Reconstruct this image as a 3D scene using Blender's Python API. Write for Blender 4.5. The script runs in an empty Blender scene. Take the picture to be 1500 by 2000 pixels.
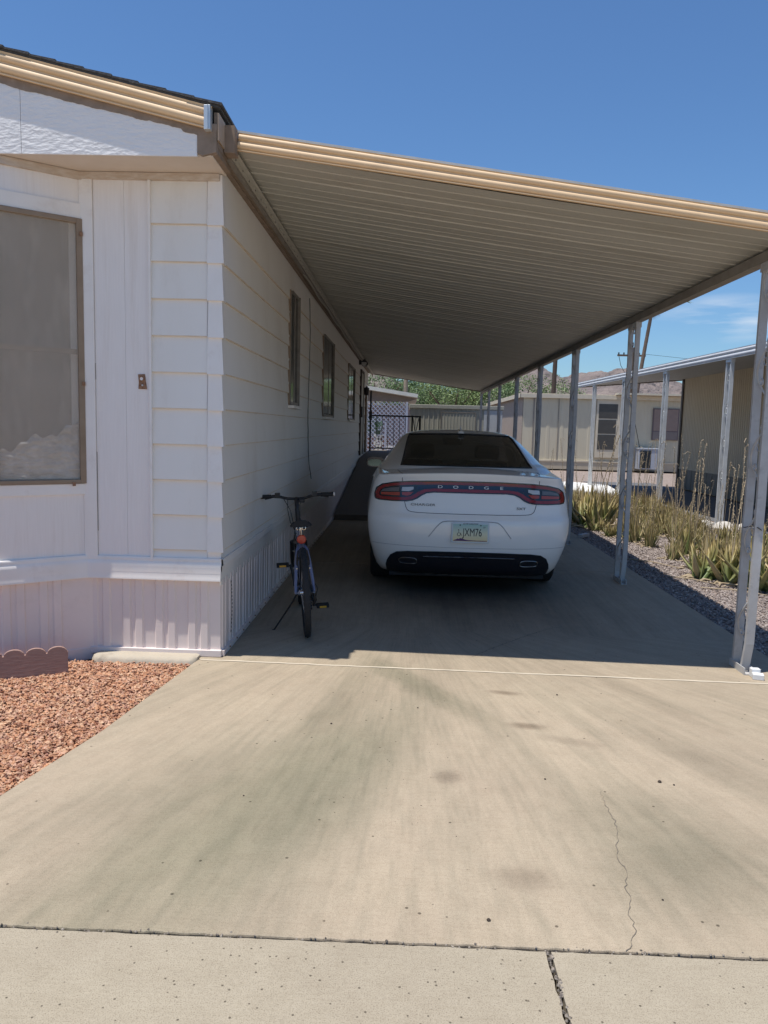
import bpy, bmesh, math, random
from math import sin, cos, pi, radians, sqrt
from mathutils import Vector, Matrix, noise
from mathutils.bvhtree import BVHTree
from mathutils.geometry import tessellate_polygon

sc = bpy.context.scene
COL = sc.collection

# ------------------------------------------------------------------ camera
cam_d = bpy.data.cameras.new('camera')
cam = bpy.data.objects.new('camera', cam_d)
COL.objects.link(cam)
F = 1500.0
n = Vector((45.0, -165.0, F)).normalized()          # world +Y in camera (x right, y down, z forward)
ROLL = 0.028
c_ = -(n.x + n.y*ROLL)/n.z
ex = Vector((1, ROLL, c_)).normalized()
ez = n.cross(ex)
if ez.y > 0: ez = -ez
# rows: world axes expressed in camera; blender camera x right, y up, z backward
R = Matrix(((ex.x, -ex.y, -ex.z), (n.x, -n.y, -n.z), (ez.x, -ez.y, -ez.z)))
cam.matrix_world = Matrix.Translation((0, 0, 1.5)) @ R.to_4x4()
cam_d.sensor_fit = 'VERTICAL'
cam_d.sensor_height = 36.0
cam_d.lens = 36.0*F/2000.0
cam_d.clip_start = 0.05
cam_d.clip_end = 8000
sc.camera = cam

# ------------------------------------------------------------------ light
SUNV = Vector((-0.228, -0.12, 1.0)).normalized()    # towards the sun
elev = math.asin(SUNV.z)
azim = math.atan2(SUNV.x, SUNV.y)
w = bpy.data.worlds.new('World')
sc.world = w
w.use_nodes = True
nt = w.node_tree
bg = nt.nodes['Background']
sky = nt.nodes.new('ShaderNodeTexSky')
sky.sky_type = 'NISHITA'
sky.sun_disc = False
sky.sun_elevation = elev
sky.sun_rotation = azim
sky.altitude = 500
sky.air_density = 1.2
sky.dust_density = 0.6
sky.ozone_density = 2.5
bg.inputs['Strength'].default_value = 0.10
# thin cirrus wisps laid out by direction
tc = nt.nodes.new('ShaderNodeTexCoord')
mp = nt.nodes.new('ShaderNodeMapping'); mp.inputs['Scale'].default_value = (5, 5, 34)
nz = nt.nodes.new('ShaderNodeTexNoise'); nz.inputs['Scale'].default_value = 1.6; nz.inputs['Detail'].default_value = 5
nt.links.new(tc.outputs['Generated'], mp.inputs['Vector']); nt.links.new(mp.outputs[0], nz.inputs['Vector'])
dirn = Vector((0.372, 0.94, 0.137)).normalized()
vs = nt.nodes.new('ShaderNodeVectorMath'); vs.operation = 'SUBTRACT'; vs.inputs[1].default_value = dirn
nt.links.new(tc.outputs['Generated'], vs.inputs[0])
vm = nt.nodes.new('ShaderNodeVectorMath'); vm.operation = 'MULTIPLY'; vm.inputs[1].default_value = (14, 14, 38)
nt.links.new(vs.outputs[0], vm.inputs[0])
vl = nt.nodes.new('ShaderNodeVectorMath'); vl.operation = 'LENGTH'; nt.links.new(vm.outputs[0], vl.inputs[0])
mr = nt.nodes.new('ShaderNodeMapRange'); mr.inputs['From Min'].default_value = 1.15; mr.inputs['From Max'].default_value = 0.1
nt.links.new(vl.outputs['Value'], mr.inputs['Value'])
r2 = nt.nodes.new('ShaderNodeMapRange'); r2.inputs['From Min'].default_value = 0.36; r2.inputs['From Max'].default_value = 0.60
nt.links.new(nz.outputs['Fac'], r2.inputs['Value'])
mm = nt.nodes.new('ShaderNodeMath'); mm.operation = 'MULTIPLY'; nt.links.new(mr.outputs[0], mm.inputs[0]); nt.links.new(r2.outputs[0], mm.inputs[1])
m2 = nt.nodes.new('ShaderNodeMath'); m2.operation = 'MULTIPLY'; m2.inputs[1].default_value = 1.0; nt.links.new(mm.outputs[0], m2.inputs[0])
mx = nt.nodes.new('ShaderNodeMixRGB'); mx.inputs['Color2'].default_value = (7.2, 7.8, 8.6, 1)
tint = nt.nodes.new('ShaderNodeMixRGB'); tint.blend_type = 'MULTIPLY'; tint.inputs['Fac'].default_value = 1; tint.inputs['Color2'].default_value = (.66, .90, 1.16, 1)
nt.links.new(sky.outputs[0], tint.inputs['Color1'])
nt.links.new(m2.outputs[0], mx.inputs['Fac']); nt.links.new(tint.outputs[0], mx.inputs['Color1']); nt.links.new(mx.outputs[0], bg.inputs['Color'])

sd = bpy.data.lights.new('sun', 'SUN')
sd.energy = 5.0
sd.angle = radians(0.5)
sd.color = (1.0, 0.955, 0.89)
so = bpy.data.objects.new('sun', sd)
so.rotation_euler = (-SUNV).to_track_quat('-Z', 'Y').to_euler()
so.location = (0, 0, 30)
COL.objects.link(so)
sc.view_settings.view_transform = 'Standard'
sc.view_settings.look = 'None'
sc.view_settings.exposure = 0.12
sc.view_settings.gamma = 1.0
sc.render.engine = 'CYCLES'
sc.cycles.max_bounces = 8
sc.cycles.diffuse_bounces = 5
sc.render.resolution_x = 768
sc.render.resolution_y = 1024

# ------------------------------------------------------------------ materials
MATS = {}
def mat(name, col, rough=0.6, metal=0.0, col2=None, nscale=6.0, namt=0.5, bump=0.0, bscale=60.0, bdist=0.004,
        spec=None, alpha=None, coat=0.0, stretch=None, detail=5, dirt=None, dirtscale=2.0, dirtamt=0.4):
    if name in MATS: return MATS[name]
    m = bpy.data.materials.new(name); m.use_nodes = True
    t = m.node_tree; b = t.nodes['Principled BSDF']
    b.inputs['Roughness'].default_value = rough
    b.inputs['Metallic'].default_value = metal
    b.inputs['Base Color'].default_value = (*col, 1)
    if spec is not None: b.inputs['Specular IOR Level'].default_value = spec
    if coat: b.inputs['Coat Weight'].default_value = coat; b.inputs['Coat Roughness'].default_value = 0.04
    if alpha is not None: b.inputs['Alpha'].default_value = alpha
    co = t.nodes.new('ShaderNodeTexCoord'); mpn = t.nodes.new('ShaderNodeMapping')
    if stretch: mpn.inputs['Scale'].default_value = stretch
    t.links.new(co.outputs['Object'], mpn.inputs['Vector'])
    src = None
    if col2 is None: col2 = tuple(c*0.86 for c in col)
    nn = t.nodes.new('ShaderNodeTexNoise'); nn.inputs['Scale'].default_value = nscale; nn.inputs['Detail'].default_value = detail
    t.links.new(mpn.outputs[0], nn.inputs['Vector'])
    mr_ = t.nodes.new('ShaderNodeMapRange'); mr_.inputs['From Min'].default_value = 0.5-0.25*1; mr_.inputs['From Max'].default_value = 0.75
    mr_.inputs['To Max'].default_value = namt*2
    t.links.new(nn.outputs['Fac'], mr_.inputs['Value'])
    mixn = t.nodes.new('ShaderNodeMixRGB'); mixn.inputs['Color1'].default_value = (*col, 1); mixn.inputs['Color2'].default_value = (*col2, 1)
    t.links.new(mr_.outputs[0], mixn.inputs['Fac'])
    src = mixn.outputs[0]
    if dirt:
        n3 = t.nodes.new('ShaderNodeTexNoise'); n3.inputs['Scale'].default_value = dirtscale; n3.inputs['Detail'].default_value = 8
        n3.inputs['Roughness'].default_value = 0.7
        t.links.new(mpn.outputs[0] if stretch else co.outputs['Object'], n3.inputs['Vector'])
        q = t.nodes.new('ShaderNodeMapRange'); q.inputs['From Min'].default_value = 0.55; q.inputs['From Max'].default_value = 0.75
        q.inputs['To Max'].default_value = dirtamt
        t.links.new(n3.outputs['Fac'], q.inputs['Value'])
        m3_ = t.nodes.new('ShaderNodeMixRGB'); m3_.inputs['Color2'].default_value = (*dirt, 1)
        t.links.new(q.outputs[0], m3_.inputs['Fac']); t.links.new(src, m3_.inputs['Color1']); src = m3_.outputs[0]
    t.links.new(src, b.inputs['Base Color'])
    if bump:
        bn = t.nodes.new('ShaderNodeTexNoise'); bn.inputs['Scale'].default_value = bscale; bn.inputs['Detail'].default_value = 6
        t.links.new(mpn.outputs[0], bn.inputs['Vector'])
        bp = t.nodes.new('ShaderNodeBump'); bp.inputs['Strength'].default_value = bump; bp.inputs['Distance'].default_value = bdist
        t.links.new(bn.outputs['Fac'], bp.inputs['Height']); t.links.new(bp.outputs[0], b.inputs['Normal'])
    MATS[name] = m
    return m

def N(t, kind, **kw):
    x = t.nodes.new(kind)
    for k, v in kw.items():
        if k in x.inputs: x.inputs[k].default_value = v
        else: setattr(x, k, v)
    return x

def concrete(name, c1, c2, stains=(), fan=True, darkdots=0.0, speck=0.0, rare=.5):
    m = bpy.data.materials.new(name); m.use_nodes = True
    t = m.node_tree; L = t.links.new; b = t.nodes['Principled BSDF']
    b.inputs['Roughness'].default_value = 0.85
    b.inputs['Specular IOR Level'].default_value = 0.25
    co = N(t, 'ShaderNodeTexCoord'); P = co.outputs['Object']
    n1 = N(t, 'ShaderNodeTexNoise', Scale=0.9, Detail=6.0, Roughness=0.6); L(P, n1.inputs['Vector'])
    r1 = N(t, 'ShaderNodeMapRange'); r1.inputs['From Min'].default_value = .35; r1.inputs['From Max'].default_value = .65; L(n1.outputs['Fac'], r1.inputs['Value'])
    mixn = N(t, 'ShaderNodeMixRGB'); mixn.inputs['Color1'].default_value = (*c1, 1); mixn.inputs['Color2'].default_value = (*c2, 1); L(r1.outputs[0], mixn.inputs['Fac'])
    cur = mixn.outputs[0]
    def darken(fac_socket, colr, cur):
        mm_ = N(t, 'ShaderNodeMixRGB', blend_type='MULTIPLY'); mm_.inputs['Color2'].default_value = (*colr, 1)
        L(fac_socket, mm_.inputs['Fac']); L(cur, mm_.inputs['Color1']); return mm_.outputs[0]
    # medium mottling
    n2 = N(t, 'ShaderNodeTexNoise', Scale=9.0, Detail=8.0, Roughness=0.75); L(P, n2.inputs['Vector'])
    r2_ = N(t, 'ShaderNodeMapRange'); r2_.inputs['From Min'].default_value = .42; r2_.inputs['From Max'].default_value = .7; r2_.inputs['To Max'].default_value = .5; L(n2.outputs['Fac'], r2_.inputs['Value'])
    cur = darken(r2_.outputs[0], (.82, .8, .78), cur)
    # sand-grain speckle
    n4 = N(t, 'ShaderNodeTexNoise', Scale=260.0, Detail=2.0); L(P, n4.inputs['Vector'])
    r4 = N(t, 'ShaderNodeMapRange'); r4.inputs['From Min'].default_value = .5; r4.inputs['From Max'].default_value = .72; r4.inputs['To Max'].default_value = .55+speck; L(n4.outputs['Fac'], r4.inputs['Value'])
    cur = darken(r4.outputs[0], (.6, .58, .56), cur)
    n7 = N(t, 'ShaderNodeTexNoise', Scale=75.0, Detail=3.0, Roughness=.7); L(P, n7.inputs['Vector'])
    r7 = N(t, 'ShaderNodeMapRange'); r7.inputs['From Min'].default_value = .46; r7.inputs['From Max'].default_value = .70; r7.inputs['To Max'].default_value = .55; L(n7.outputs['Fac'], r7.inputs['Value'])
    cur = darken(r7.outputs[0], (.80, .79, .78), cur)
    # broom texture across
    mb = N(t, 'ShaderNodeMapping'); mb.inputs['Scale'].default_value = (3, 45, 1); L(P, mb.inputs['Vector'])
    n5 = N(t, 'ShaderNodeTexNoise', Scale=3.0, Detail=4.0); L(mb.outputs[0], n5.inputs['Vector'])
    r5 = N(t, 'ShaderNodeMapRange'); r5.inputs['From Min'].default_value = .45; r5.inputs['From Max'].default_value = .7; r5.inputs['To Max'].default_value = .35; L(n5.outputs['Fac'], r5.inputs['Value'])
    cur = darken(r5.outputs[0], (.85, .83, .8), cur)
    if fan:
        # tyre sweep: streaks radiating from the carport
        sep = N(t, 'ShaderNodeSeparateXYZ'); L(P, sep.inputs[0])
        yy = N(t, 'ShaderNodeMath', operation='SUBTRACT'); yy.inputs[0].default_value = 6.4; L(sep.outputs['Y'], yy.inputs[1])
        yc = N(t, 'ShaderNodeMath', operation='MAXIMUM'); L(yy.outputs[0], yc.inputs[0]); yc.inputs[1].default_value = 0.8
        xx = N(t, 'ShaderNodeMath', operation='SUBTRACT'); L(sep.outputs['X'], xx.inputs[0]); xx.inputs[1].default_value = 0.05
        uu = N(t, 'ShaderNodeMath', operation='DIVIDE'); L(xx.outputs[0], uu.inputs[0]); L(yc.outputs[0], uu.inputs[1])
        cb = N(t, 'ShaderNodeCombineXYZ'); L(uu.outputs[0], cb.inputs[0])
        y2 = N(t, 'ShaderNodeMath', operation='MULTIPLY'); L(sep.outputs['Y'], y2.inputs[0]); y2.inputs[1].default_value = 0.035; L(y2.outputs[0], cb.inputs[1])
        for scl, lo, hi, amt in ((6.0, .42, .68, .48), (24.0, .46, .72, .32), (95.0, .44, .76, .5)):
            nf = N(t, 'ShaderNodeTexNoise', Scale=scl, Detail=5.0, Roughness=.65); L(cb.outputs[0], nf.inputs['Vector'])
            rf = N(t, 'ShaderNodeMapRange'); rf.inputs['From Min'].default_value = lo; rf.inputs['From Max'].default_value = hi; rf.inputs['To Max'].default_value = amt; L(nf.outputs['Fac'], rf.inputs['Value'])
            cur = darken(rf.outputs[0], (.72, .75, .745), cur)
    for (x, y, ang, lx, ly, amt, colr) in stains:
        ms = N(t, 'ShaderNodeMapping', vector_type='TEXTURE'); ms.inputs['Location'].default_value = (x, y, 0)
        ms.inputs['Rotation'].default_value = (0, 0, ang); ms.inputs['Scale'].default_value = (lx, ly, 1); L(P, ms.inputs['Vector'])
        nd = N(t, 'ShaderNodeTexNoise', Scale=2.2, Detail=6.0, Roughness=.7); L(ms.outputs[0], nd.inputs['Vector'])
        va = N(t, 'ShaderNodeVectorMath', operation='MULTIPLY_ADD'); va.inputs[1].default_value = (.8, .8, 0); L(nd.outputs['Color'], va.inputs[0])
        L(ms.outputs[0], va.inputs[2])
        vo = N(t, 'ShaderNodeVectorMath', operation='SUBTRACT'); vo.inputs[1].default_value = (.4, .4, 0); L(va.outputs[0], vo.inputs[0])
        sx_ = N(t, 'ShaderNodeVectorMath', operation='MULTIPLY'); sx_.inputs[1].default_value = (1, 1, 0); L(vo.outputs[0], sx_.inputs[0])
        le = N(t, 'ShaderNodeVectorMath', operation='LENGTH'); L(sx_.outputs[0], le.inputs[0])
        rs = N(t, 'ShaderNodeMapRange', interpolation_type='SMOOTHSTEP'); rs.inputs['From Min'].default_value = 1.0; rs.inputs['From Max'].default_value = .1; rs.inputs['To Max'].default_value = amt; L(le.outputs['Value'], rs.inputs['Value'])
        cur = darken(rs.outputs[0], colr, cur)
    if darkdots:
        vo_ = N(t, 'ShaderNodeTexVoronoi', Scale=darkdots); L(P, vo_.inputs['Vector'])
        rd = N(t, 'ShaderNodeMapRange'); rd.inputs['From Min'].default_value = .16; rd.inputs['From Max'].default_value = .1; L(vo_.outputs['Distance'], rd.inputs['Value'])
        ss = N(t, 'ShaderNodeSeparateColor'); L(vo_.outputs['Color'], ss.inputs[0])
        gt = N(t, 'ShaderNodeMath', operation='GREATER_THAN'); L(ss.outputs[0], gt.inputs[0]); gt.inputs[1].default_value = rare
        mu = N(t, 'ShaderNodeMath', operation='MULTIPLY'); L(rd.outputs[0], mu.inputs[0]); L(gt.outputs[0], mu.inputs[1])
        cur = darken(mu.outputs[0], (.35, .34, .33), cur)
    L(cur, b.inputs['Base Color'])
    ad = N(t, 'ShaderNodeMath', operation='ADD'); L(n4.outputs['Fac'], ad.inputs[0]); L(n2.outputs['Fac'], ad.inputs[1])
    bp = N(t, 'ShaderNodeBump', Strength=.35, Distance=.0025); L(ad.outputs[0], bp.inputs['Height']); L(bp.outputs[0], b.inputs['Normal'])
    MATS[name] = m
    return m

def stone_mat(name, ramp, scale=30.0, bump=1.0):
    m = bpy.data.materials.new(name); m.use_nodes = True
    t = m.node_tree; L = t.links.new; b = t.nodes['Principled BSDF']; b.inputs['Roughness'].default_value = .9
    b.inputs['Specular IOR Level'].default_value = .2
    co = N(t, 'ShaderNodeTexCoord')
    vo = N(t, 'ShaderNodeTexVoronoi', Scale=scale); L(co.outputs['Object'], vo.inputs['Vector'])
    sp = N(t, 'ShaderNodeSeparateColor'); L(vo.outputs['Color'], sp.inputs[0])
    cr = N(t, 'ShaderNodeValToRGB'); e = cr.color_ramp.elements
    e[0].position = 0; e[0].color = (*ramp[0], 1); e[1].position = 1; e[1].color = (*ramp[-1], 1)
    for i, c in enumerate(ramp[1:-1]):
        q = e.new((i+1)/(len(ramp)-1)); q.color = (*c, 1)
    L(sp.outputs[0], cr.inputs[0]); L(cr.outputs[0], b.inputs['Base Color'])
    if bump:
        bp = N(t, 'ShaderNodeBump', Strength=bump, Distance=.012, invert=True); L(vo.outputs['Distance'], bp.inputs['Height']); L(bp.outputs[0], b.inputs['Normal'])
    MATS[name] = m
    return m

M_WALL = mat('white_siding', (.82, .79, .74), .55, col2=(.77, .73, .67), nscale=1.6, namt=.5, bump=.12, bscale=40, bdist=.002, stretch=(1.6, 1, .5), dirt=(.50, .42, .33), dirtscale=1.5, dirtamt=.30)
M_PANEL = mat('white_panel', (.83, .785, .75), .6, col2=(.77, .72, .68), nscale=14, namt=.35, bump=.25, bscale=18, bdist=.003, stretch=(6, 6, .35), dirt=(.50, .40, .31), dirtscale=1.7, dirtamt=.30)
M_TRIMW = mat('white_trim', (.84, .80, .76), .5, col2=(.78, .73, .67), nscale=5, namt=.4, dirt=(.45, .33, .25), dirtscale=3, dirtamt=.35)
M_SKIRT = mat('pinkish_white_skirting', (.78, .68, .63), .55, col2=(.72, .62, .57), nscale=4, namt=.4, dirt=(.36, .28, .22), dirtscale=2.5, dirtamt=.25)
M_STUCCO = mat('rough_white_board', (.82, .80, .78), .8, col2=(.76, .74, .72), nscale=8, namt=.3, bump=.65, bscale=22, bdist=.012, stretch=(1, 1, 2.2))
M_TAN = mat('tan_roll_trim', (.76, .54, .32), .6, col2=(.68, .47, .27), nscale=7, namt=.45, dirt=(.35, .24, .15), dirtscale=4, dirtamt=.35)
M_BROWN = mat('brown_fascia_paint', (.22, .16, .11), .7, col2=(.30, .22, .16), nscale=20, namt=.5, dirt=(.5, .42, .34), dirtscale=9, dirtamt=.3)
M_WINFR = mat('bronze_window_frame', (.23, .16, .10), .5, col2=(.30, .22, .15), nscale=12, namt=.5)
M_SHINGLE = mat('dark_shingle', (.045, .045, .05), .95, col2=(.09, .085, .08), nscale=60, namt=.6, bump=.8, bscale=90)
M_CEIL = mat('carport_underside', (.48, .462, .40), .55, col2=(.41, .392, .335), nscale=1.3, namt=.6, dirt=(.27, .235, .17), dirtscale=1.6, dirtamt=.5, stretch=(.4, 3, 1))
M_BEAM = mat('greyish_brown_beam', (.28, .25, .21), .55, col2=(.20, .17, .14), nscale=9, namt=.5)
M_POST = mat('weathered_white_post', (.50, .50, .50), .6, col2=(.42, .40, .38), nscale=9, namt=.6, bump=.3, bscale=25, dirt=(.13, .12, .11), dirtscale=14, dirtamt=.5)
M_POSTN = mat('bright_white_post', (.68, .70, .70), .5, col2=(.55, .56, .56), nscale=9, namt=.5)
M_GLASS = mat('dark_window_glass', (.03, .035, .04), .08, spec=.8)
M_ALU = mat('white_metal_frame', (.55, .55, .53), .45, col2=(.42, .42, .4), nscale=14, namt=.4)
M_BLACK = mat('black_paint', (.015, .015, .016), .45)
M_BLACKM = mat('black_rubber', (.02, .02, .021), .85)
M_RUST = mat('rusty_metal', (.16, .06, .03), .8, metal=.3, col2=(.34, .20, .12), nscale=90, namt=.8)
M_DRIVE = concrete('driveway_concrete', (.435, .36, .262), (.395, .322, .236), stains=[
    (-.58, 2.85, radians(66), 1.7, .5, .95, (.66, .71, .67)),
    (.12, 4.35, radians(-58), .95, .17, .9, (.62, .66, .63)),
    (-.28, 4.2, radians(78), 1.2, .22, .6, (.72, .74, .72)),
    (1.05, 2.75, radians(-50), .75, .5, .8, (.68, .71, .69)),
    (.60, 4.29, radians(-12), .14, .05, .9, (.55, .52, .5)),
    (.66, 3.80, radians(-8), .15, .06, .9, (.55, .52, .5)),
    (.22, 3.19, radians(10), .10, .09, .8, (.62, .6, .6)),
    (.44, 2.45, radians(0), .16, .1, .7, (.66, .64, .63)),
    (.85, 3.62, radians(-20), .24, .07, .6, (.68, .67, .67)),
    (1.4, 4.3, radians(-65), .8, .14, .6, (.74, .74, .73)),
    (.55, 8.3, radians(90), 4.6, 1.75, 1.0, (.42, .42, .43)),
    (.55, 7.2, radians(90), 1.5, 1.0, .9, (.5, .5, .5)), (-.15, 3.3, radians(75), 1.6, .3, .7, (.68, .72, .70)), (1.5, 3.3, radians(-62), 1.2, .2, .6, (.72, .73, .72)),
    (-.95, 3.1, radians(68), .9, .3, .55, (.72, .75, .73)), (.95, 2.5, radians(20), .5, .35, .6, (.70, .73, .71))], darkdots=24.0, rare=.93, speck=.15)
M_WALK = concrete('sidewalk_concrete', (.385, .335, .25), (.35, .30, .225), fan=False, darkdots=38.0, speck=.35)
M_LAVA = stone_mat('red_lava_rock', [(.44, .20, .11), (.56, .30, .17), (.28, .13, .085), (.64, .43, .28), (.47, .25, .14), (.58, .36, .25), (.34, .17, .12)], 55, 0)
M_LAVAB = stone_mat('red_lava_bed', [(.18, .06, .04), (.26, .10, .06), (.20, .08, .05)], 60, 1)
M_GRAV = stone_mat('grey_gravel', [(.20, .165, .15), (.33, .28, .25), (.15, .12, .115), (.42, .37, .33), (.27, .21, .19)], 50, 0)
M_GROUND = stone_mat('gravel_ground', [(.22, .175, .15), (.34, .28, .24), (.18, .14, .125), (.36, .29, .25)], 28, 1)

# ------------------------------------------------------------------ mesh builder
class MB:
    def __init__(s): s.v = []; s.f = []
    def add(s, vs, fs):
        o = len(s.v); s.v += [tuple(v) for v in vs]; s.f += [tuple(i+o for i in f) for f in fs]; return s
    def box(s, x0, x1, y0, y1, z0, z1, M=None):
        vs = [Vector((x, y, z)) for z in (z0, z1) for y in (y0, y1) for x in (x0, x1)]
        if M: vs = [M @ v for v in vs]
        return s.add(vs, [(0, 2, 3, 1), (4, 5, 7, 6), (0, 1, 5, 4), (2, 6, 7, 3), (0, 4, 6, 2), (1, 3, 7, 5)])
    def tube(s, pts, r, k=8, closed=False, caps=True, flat=None):
        pts = [Vector(p) for p in pts]; m = len(pts)
        rr = r if isinstance(r, (list, tuple)) else [r]*m
        rings = []; up = None
        for i, p in enumerate(pts):
            a = pts[(i-1) % m] if (closed or i) else pts[0]; b = pts[(i+1) % m] if (closed or i < m-1) else pts[-1]
            d = (b-a).normalized()
            if up is None: up = Vector((0, 0, 1)) if abs(d.z) < .9 else Vector((0, 1, 0))
            u = d.cross(up)
            if u.length < 1e-5: u = d.cross(Vector((1, 0, 0)))
            u.normalize(); q = u.cross(d).normalized(); up = q
            fx, fy = (1, 1) if flat is None else flat
            rings.append([p+(u*cos(2*pi*j/k)*fx+q*sin(2*pi*j/k)*fy)*rr[i] for j in range(k)])
        o = len(s.v)
        for rg in rings: s.v += [tuple(v) for v in rg]
        for i in range(m if closed else m-1):
            for j in range(k):
                a = o+i*k+j; b = o+i*k+(j+1) % k; c = o+((i+1) % m)*k+(j+1) % k; d = o+((i+1) % m)*k+j
                s.f.append((a, b, c, d))
        if caps and not closed:
            s.f.append(tuple(o+j for j in reversed(range(k)))); s.f.append(tuple(o+(m-1)*k+j for j in range(k)))
        return s
    def ring(s, c, r, t, axis='x', nseg=36, k=8, flat=None):
        pts = []
        for i in range(nseg):
            a = 2*pi*i/nseg
            d = {'x': Vector((0, cos(a), sin(a))), 'y': Vector((cos(a), 0, sin(a))), 'z': Vector((cos(a), sin(a), 0))}[axis]
            pts.append(Vector(c)+d*r)
        return s.tube(pts, t, k, closed=True, flat=flat)
    def lathe(s, prof, c, axis='z', k=20, capends=True):
        o = len(s.v); c = Vector(c)
        for (h, r) in prof:
            for j in range(k):
                a = 2*pi*j/k
                if axis == 'z': d = Vector((r*cos(a), r*sin(a), h))
                elif axis == 'x': d = Vector((h, r*cos(a), r*sin(a)))
                else: d = Vector((r*cos(a), h, r*sin(a)))
                s.v.append(tuple(c+d))
        for i in range(len(prof)-1):
            for j in range(k):
                s.f.append((o+i*k+j, o+i*k+(j+1) % k, o+(i+1)*k+(j+1) % k, o+(i+1)*k+j))
        if capends:
            s.f.append(tuple(o+j for j in reversed(range(k)))); s.f.append(tuple(o+(len(prof)-1)*k+j for j in range(k)))
        return s
    def sweep(s, prof, a, b, closed=False):
        """prof: list of (Vector offsets), from a to b"""
        a = Vector(a); b = Vector(b); m = len(prof)
        vs = [a+Vector(p) for p in prof]+[b+Vector(p) for p in prof]
        fs = [(i, (i+1) % m, m+(i+1) % m, m+i) for i in range(m if closed else m-1)]
        if closed: fs += [tuple(reversed(range(m))), tuple(range(m, 2*m))]
        return s.add(vs, fs)
    def prism(s, poly, d):
        m = len(poly); d = Vector(d)
        poly = [Vector(p) for p in poly]
        vs = poly+[p+d for p in poly]
        return s.add(vs, [tuple(reversed(range(m))), tuple(range(m, 2*m))]+[(i, (i+1) % m, m+(i+1) % m, m+i) for i in range(m)])
    def xf(s, M):
        s.v = [tuple(M @ Vector(v)) for v in s.v]; return s
    def build(s, name, material, parent=None, smooth=None, bevel=0, fix=True):
        me = bpy.data.meshes.new(name); me.from_pydata(s.v, [], s.f)
        mats = material if isinstance(material, (list, tuple)) else [material]
        for q in mats: me.materials.append(q)
        if fix and len(s.f) < 60000:
            bm = bmesh.new(); bm.from_mesh(me); bmesh.ops.recalc_face_normals(bm, faces=bm.faces); bm.to_mesh(me); bm.free()
        me.update()
        if smooth is not None:
            for p in me.polygons: p.use_smooth = True
            me.set_sharp_from_angle(angle=radians(smooth))
        o = bpy.data.objects.new(name, me); COL.objects.link(o)
        if parent: o.parent = parent
        if bevel:
            md = o.modifiers.new('bevel', 'BEVEL'); md.width = bevel; md.segments = 2; md.limit_method = 'ANGLE'
        return o

def boxes(lst, name, material, parent, H_=None, **kw):
    out = []
    for b in lst:
        mb = MB().box(*b); out.append((H_ or (lambda m_, n_, t_, p_, **k: m_.build(n_, t_, p_, **k)))(mb, name, material, parent, **kw))
    return out
def thing(name, label, cat, loc=(0, 0, 0), rot=(0, 0, 0), group=None):
    o = bpy.data.objects.new(name, None); COL.objects.link(o); o.empty_display_size = .2
    o.location = loc; o.rotation_euler = rot; o['label'] = label; o['category'] = cat
    if group: o['group'] = group
    bpy.context.view_layer.update()
    return o
def tag(o, label=None, cat=None, group=None, kind=None):
    if label: o['label'] = label
    if cat: o['category'] = cat
    if group: o['group'] = group
    if kind: o['kind'] = kind
    return o
def copy_tree(o, parent=None):
    c = o.copy(); COL.objects.link(c)
    if parent: c.parent = parent; c.matrix_parent_inverse = o.matrix_parent_inverse
    for ch in list(o.children): copy_tree(ch, c)
    return c
_font = None
def text_mesh(name, s, size, material, M, parent, extrude=.002, align='CENTER', xscale=1.0, label=None):
    cu = bpy.data.curves.new(name, 'FONT'); cu.body = s; cu.size = size; cu.extrude = extrude
    cu.align_x = align; cu.align_y = 'CENTER'; cu.resolution_u = 3
    o = bpy.data.objects.new(name, cu); COL.objects.link(o)
    dg = bpy.context.evaluated_depsgraph_get(); dg.update()
    me = bpy.data.meshes.new_from_object(o.evaluated_get(dg))
    bpy.data.objects.remove(o); bpy.data.curves.remove(cu)
    me.name = name
    me.transform(M @ Matrix.Diagonal((xscale, 1, 1, 1)))
    me.materials.clear(); me.materials.append(material)
    ob = bpy.data.objects.new(name, me); COL.objects.link(ob); ob.parent = parent
    if label: ob['label'] = label
    return ob

# ================================================================== GROUND
g = MB(); g.add([(-1500, -200, -.06), (2200, -200, -.06), (2200, 3500, -.06), (-1500, 3500, -.06)], [(0, 1, 2, 3)])
tag(g.build('ground', M_GROUND), kind='structure')

def slab(name, poly, material, z0=-.12, z1=0.0, bev=.006):
    mb = MB(); mb.prism([(x, y, z0) for x, y in poly], (0, 0, z1-z0))
    o = mb.build(name, material, bevel=bev); tag(o, kind='structure'); return o
XR = 2.52
def jy(x, y0=4.685): return y0-.031*x
g1 = .006
rnd = random.Random(15)
def wavy(pts, amp, rnd, step=.03):
    out = []
    for (a, b) in zip(pts, pts[1:]):
        a = Vector(a); b = Vector(b); m = max(1, int((b-a).length/step))
        for i in range(m):
            p = a.lerp(b, i/m); out.append((p.x+rnd.uniform(-amp, amp), p.y+rnd.uniform(-amp, amp*.6)))
    out.append(tuple(pts[-1])); return out
slab('driveway', wavy([(-1.93, 2.103), (2.6, 2.103)], .004, rnd, .022)+[(XR, jy(XR)-.004), (-1.29, jy(-1.29)-.004), (-1.44, 3.56), (-1.585, 2.87)], M_DRIVE)
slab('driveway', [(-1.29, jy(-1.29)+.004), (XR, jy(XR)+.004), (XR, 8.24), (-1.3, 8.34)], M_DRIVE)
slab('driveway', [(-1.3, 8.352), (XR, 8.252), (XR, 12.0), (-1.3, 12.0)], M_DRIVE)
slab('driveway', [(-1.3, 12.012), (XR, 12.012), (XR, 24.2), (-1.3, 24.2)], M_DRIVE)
slab('driveway', [(-1.3, 24.21), (.3, 24.21), (.3, 32), (-1.3, 32)], M_DRIVE)
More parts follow.
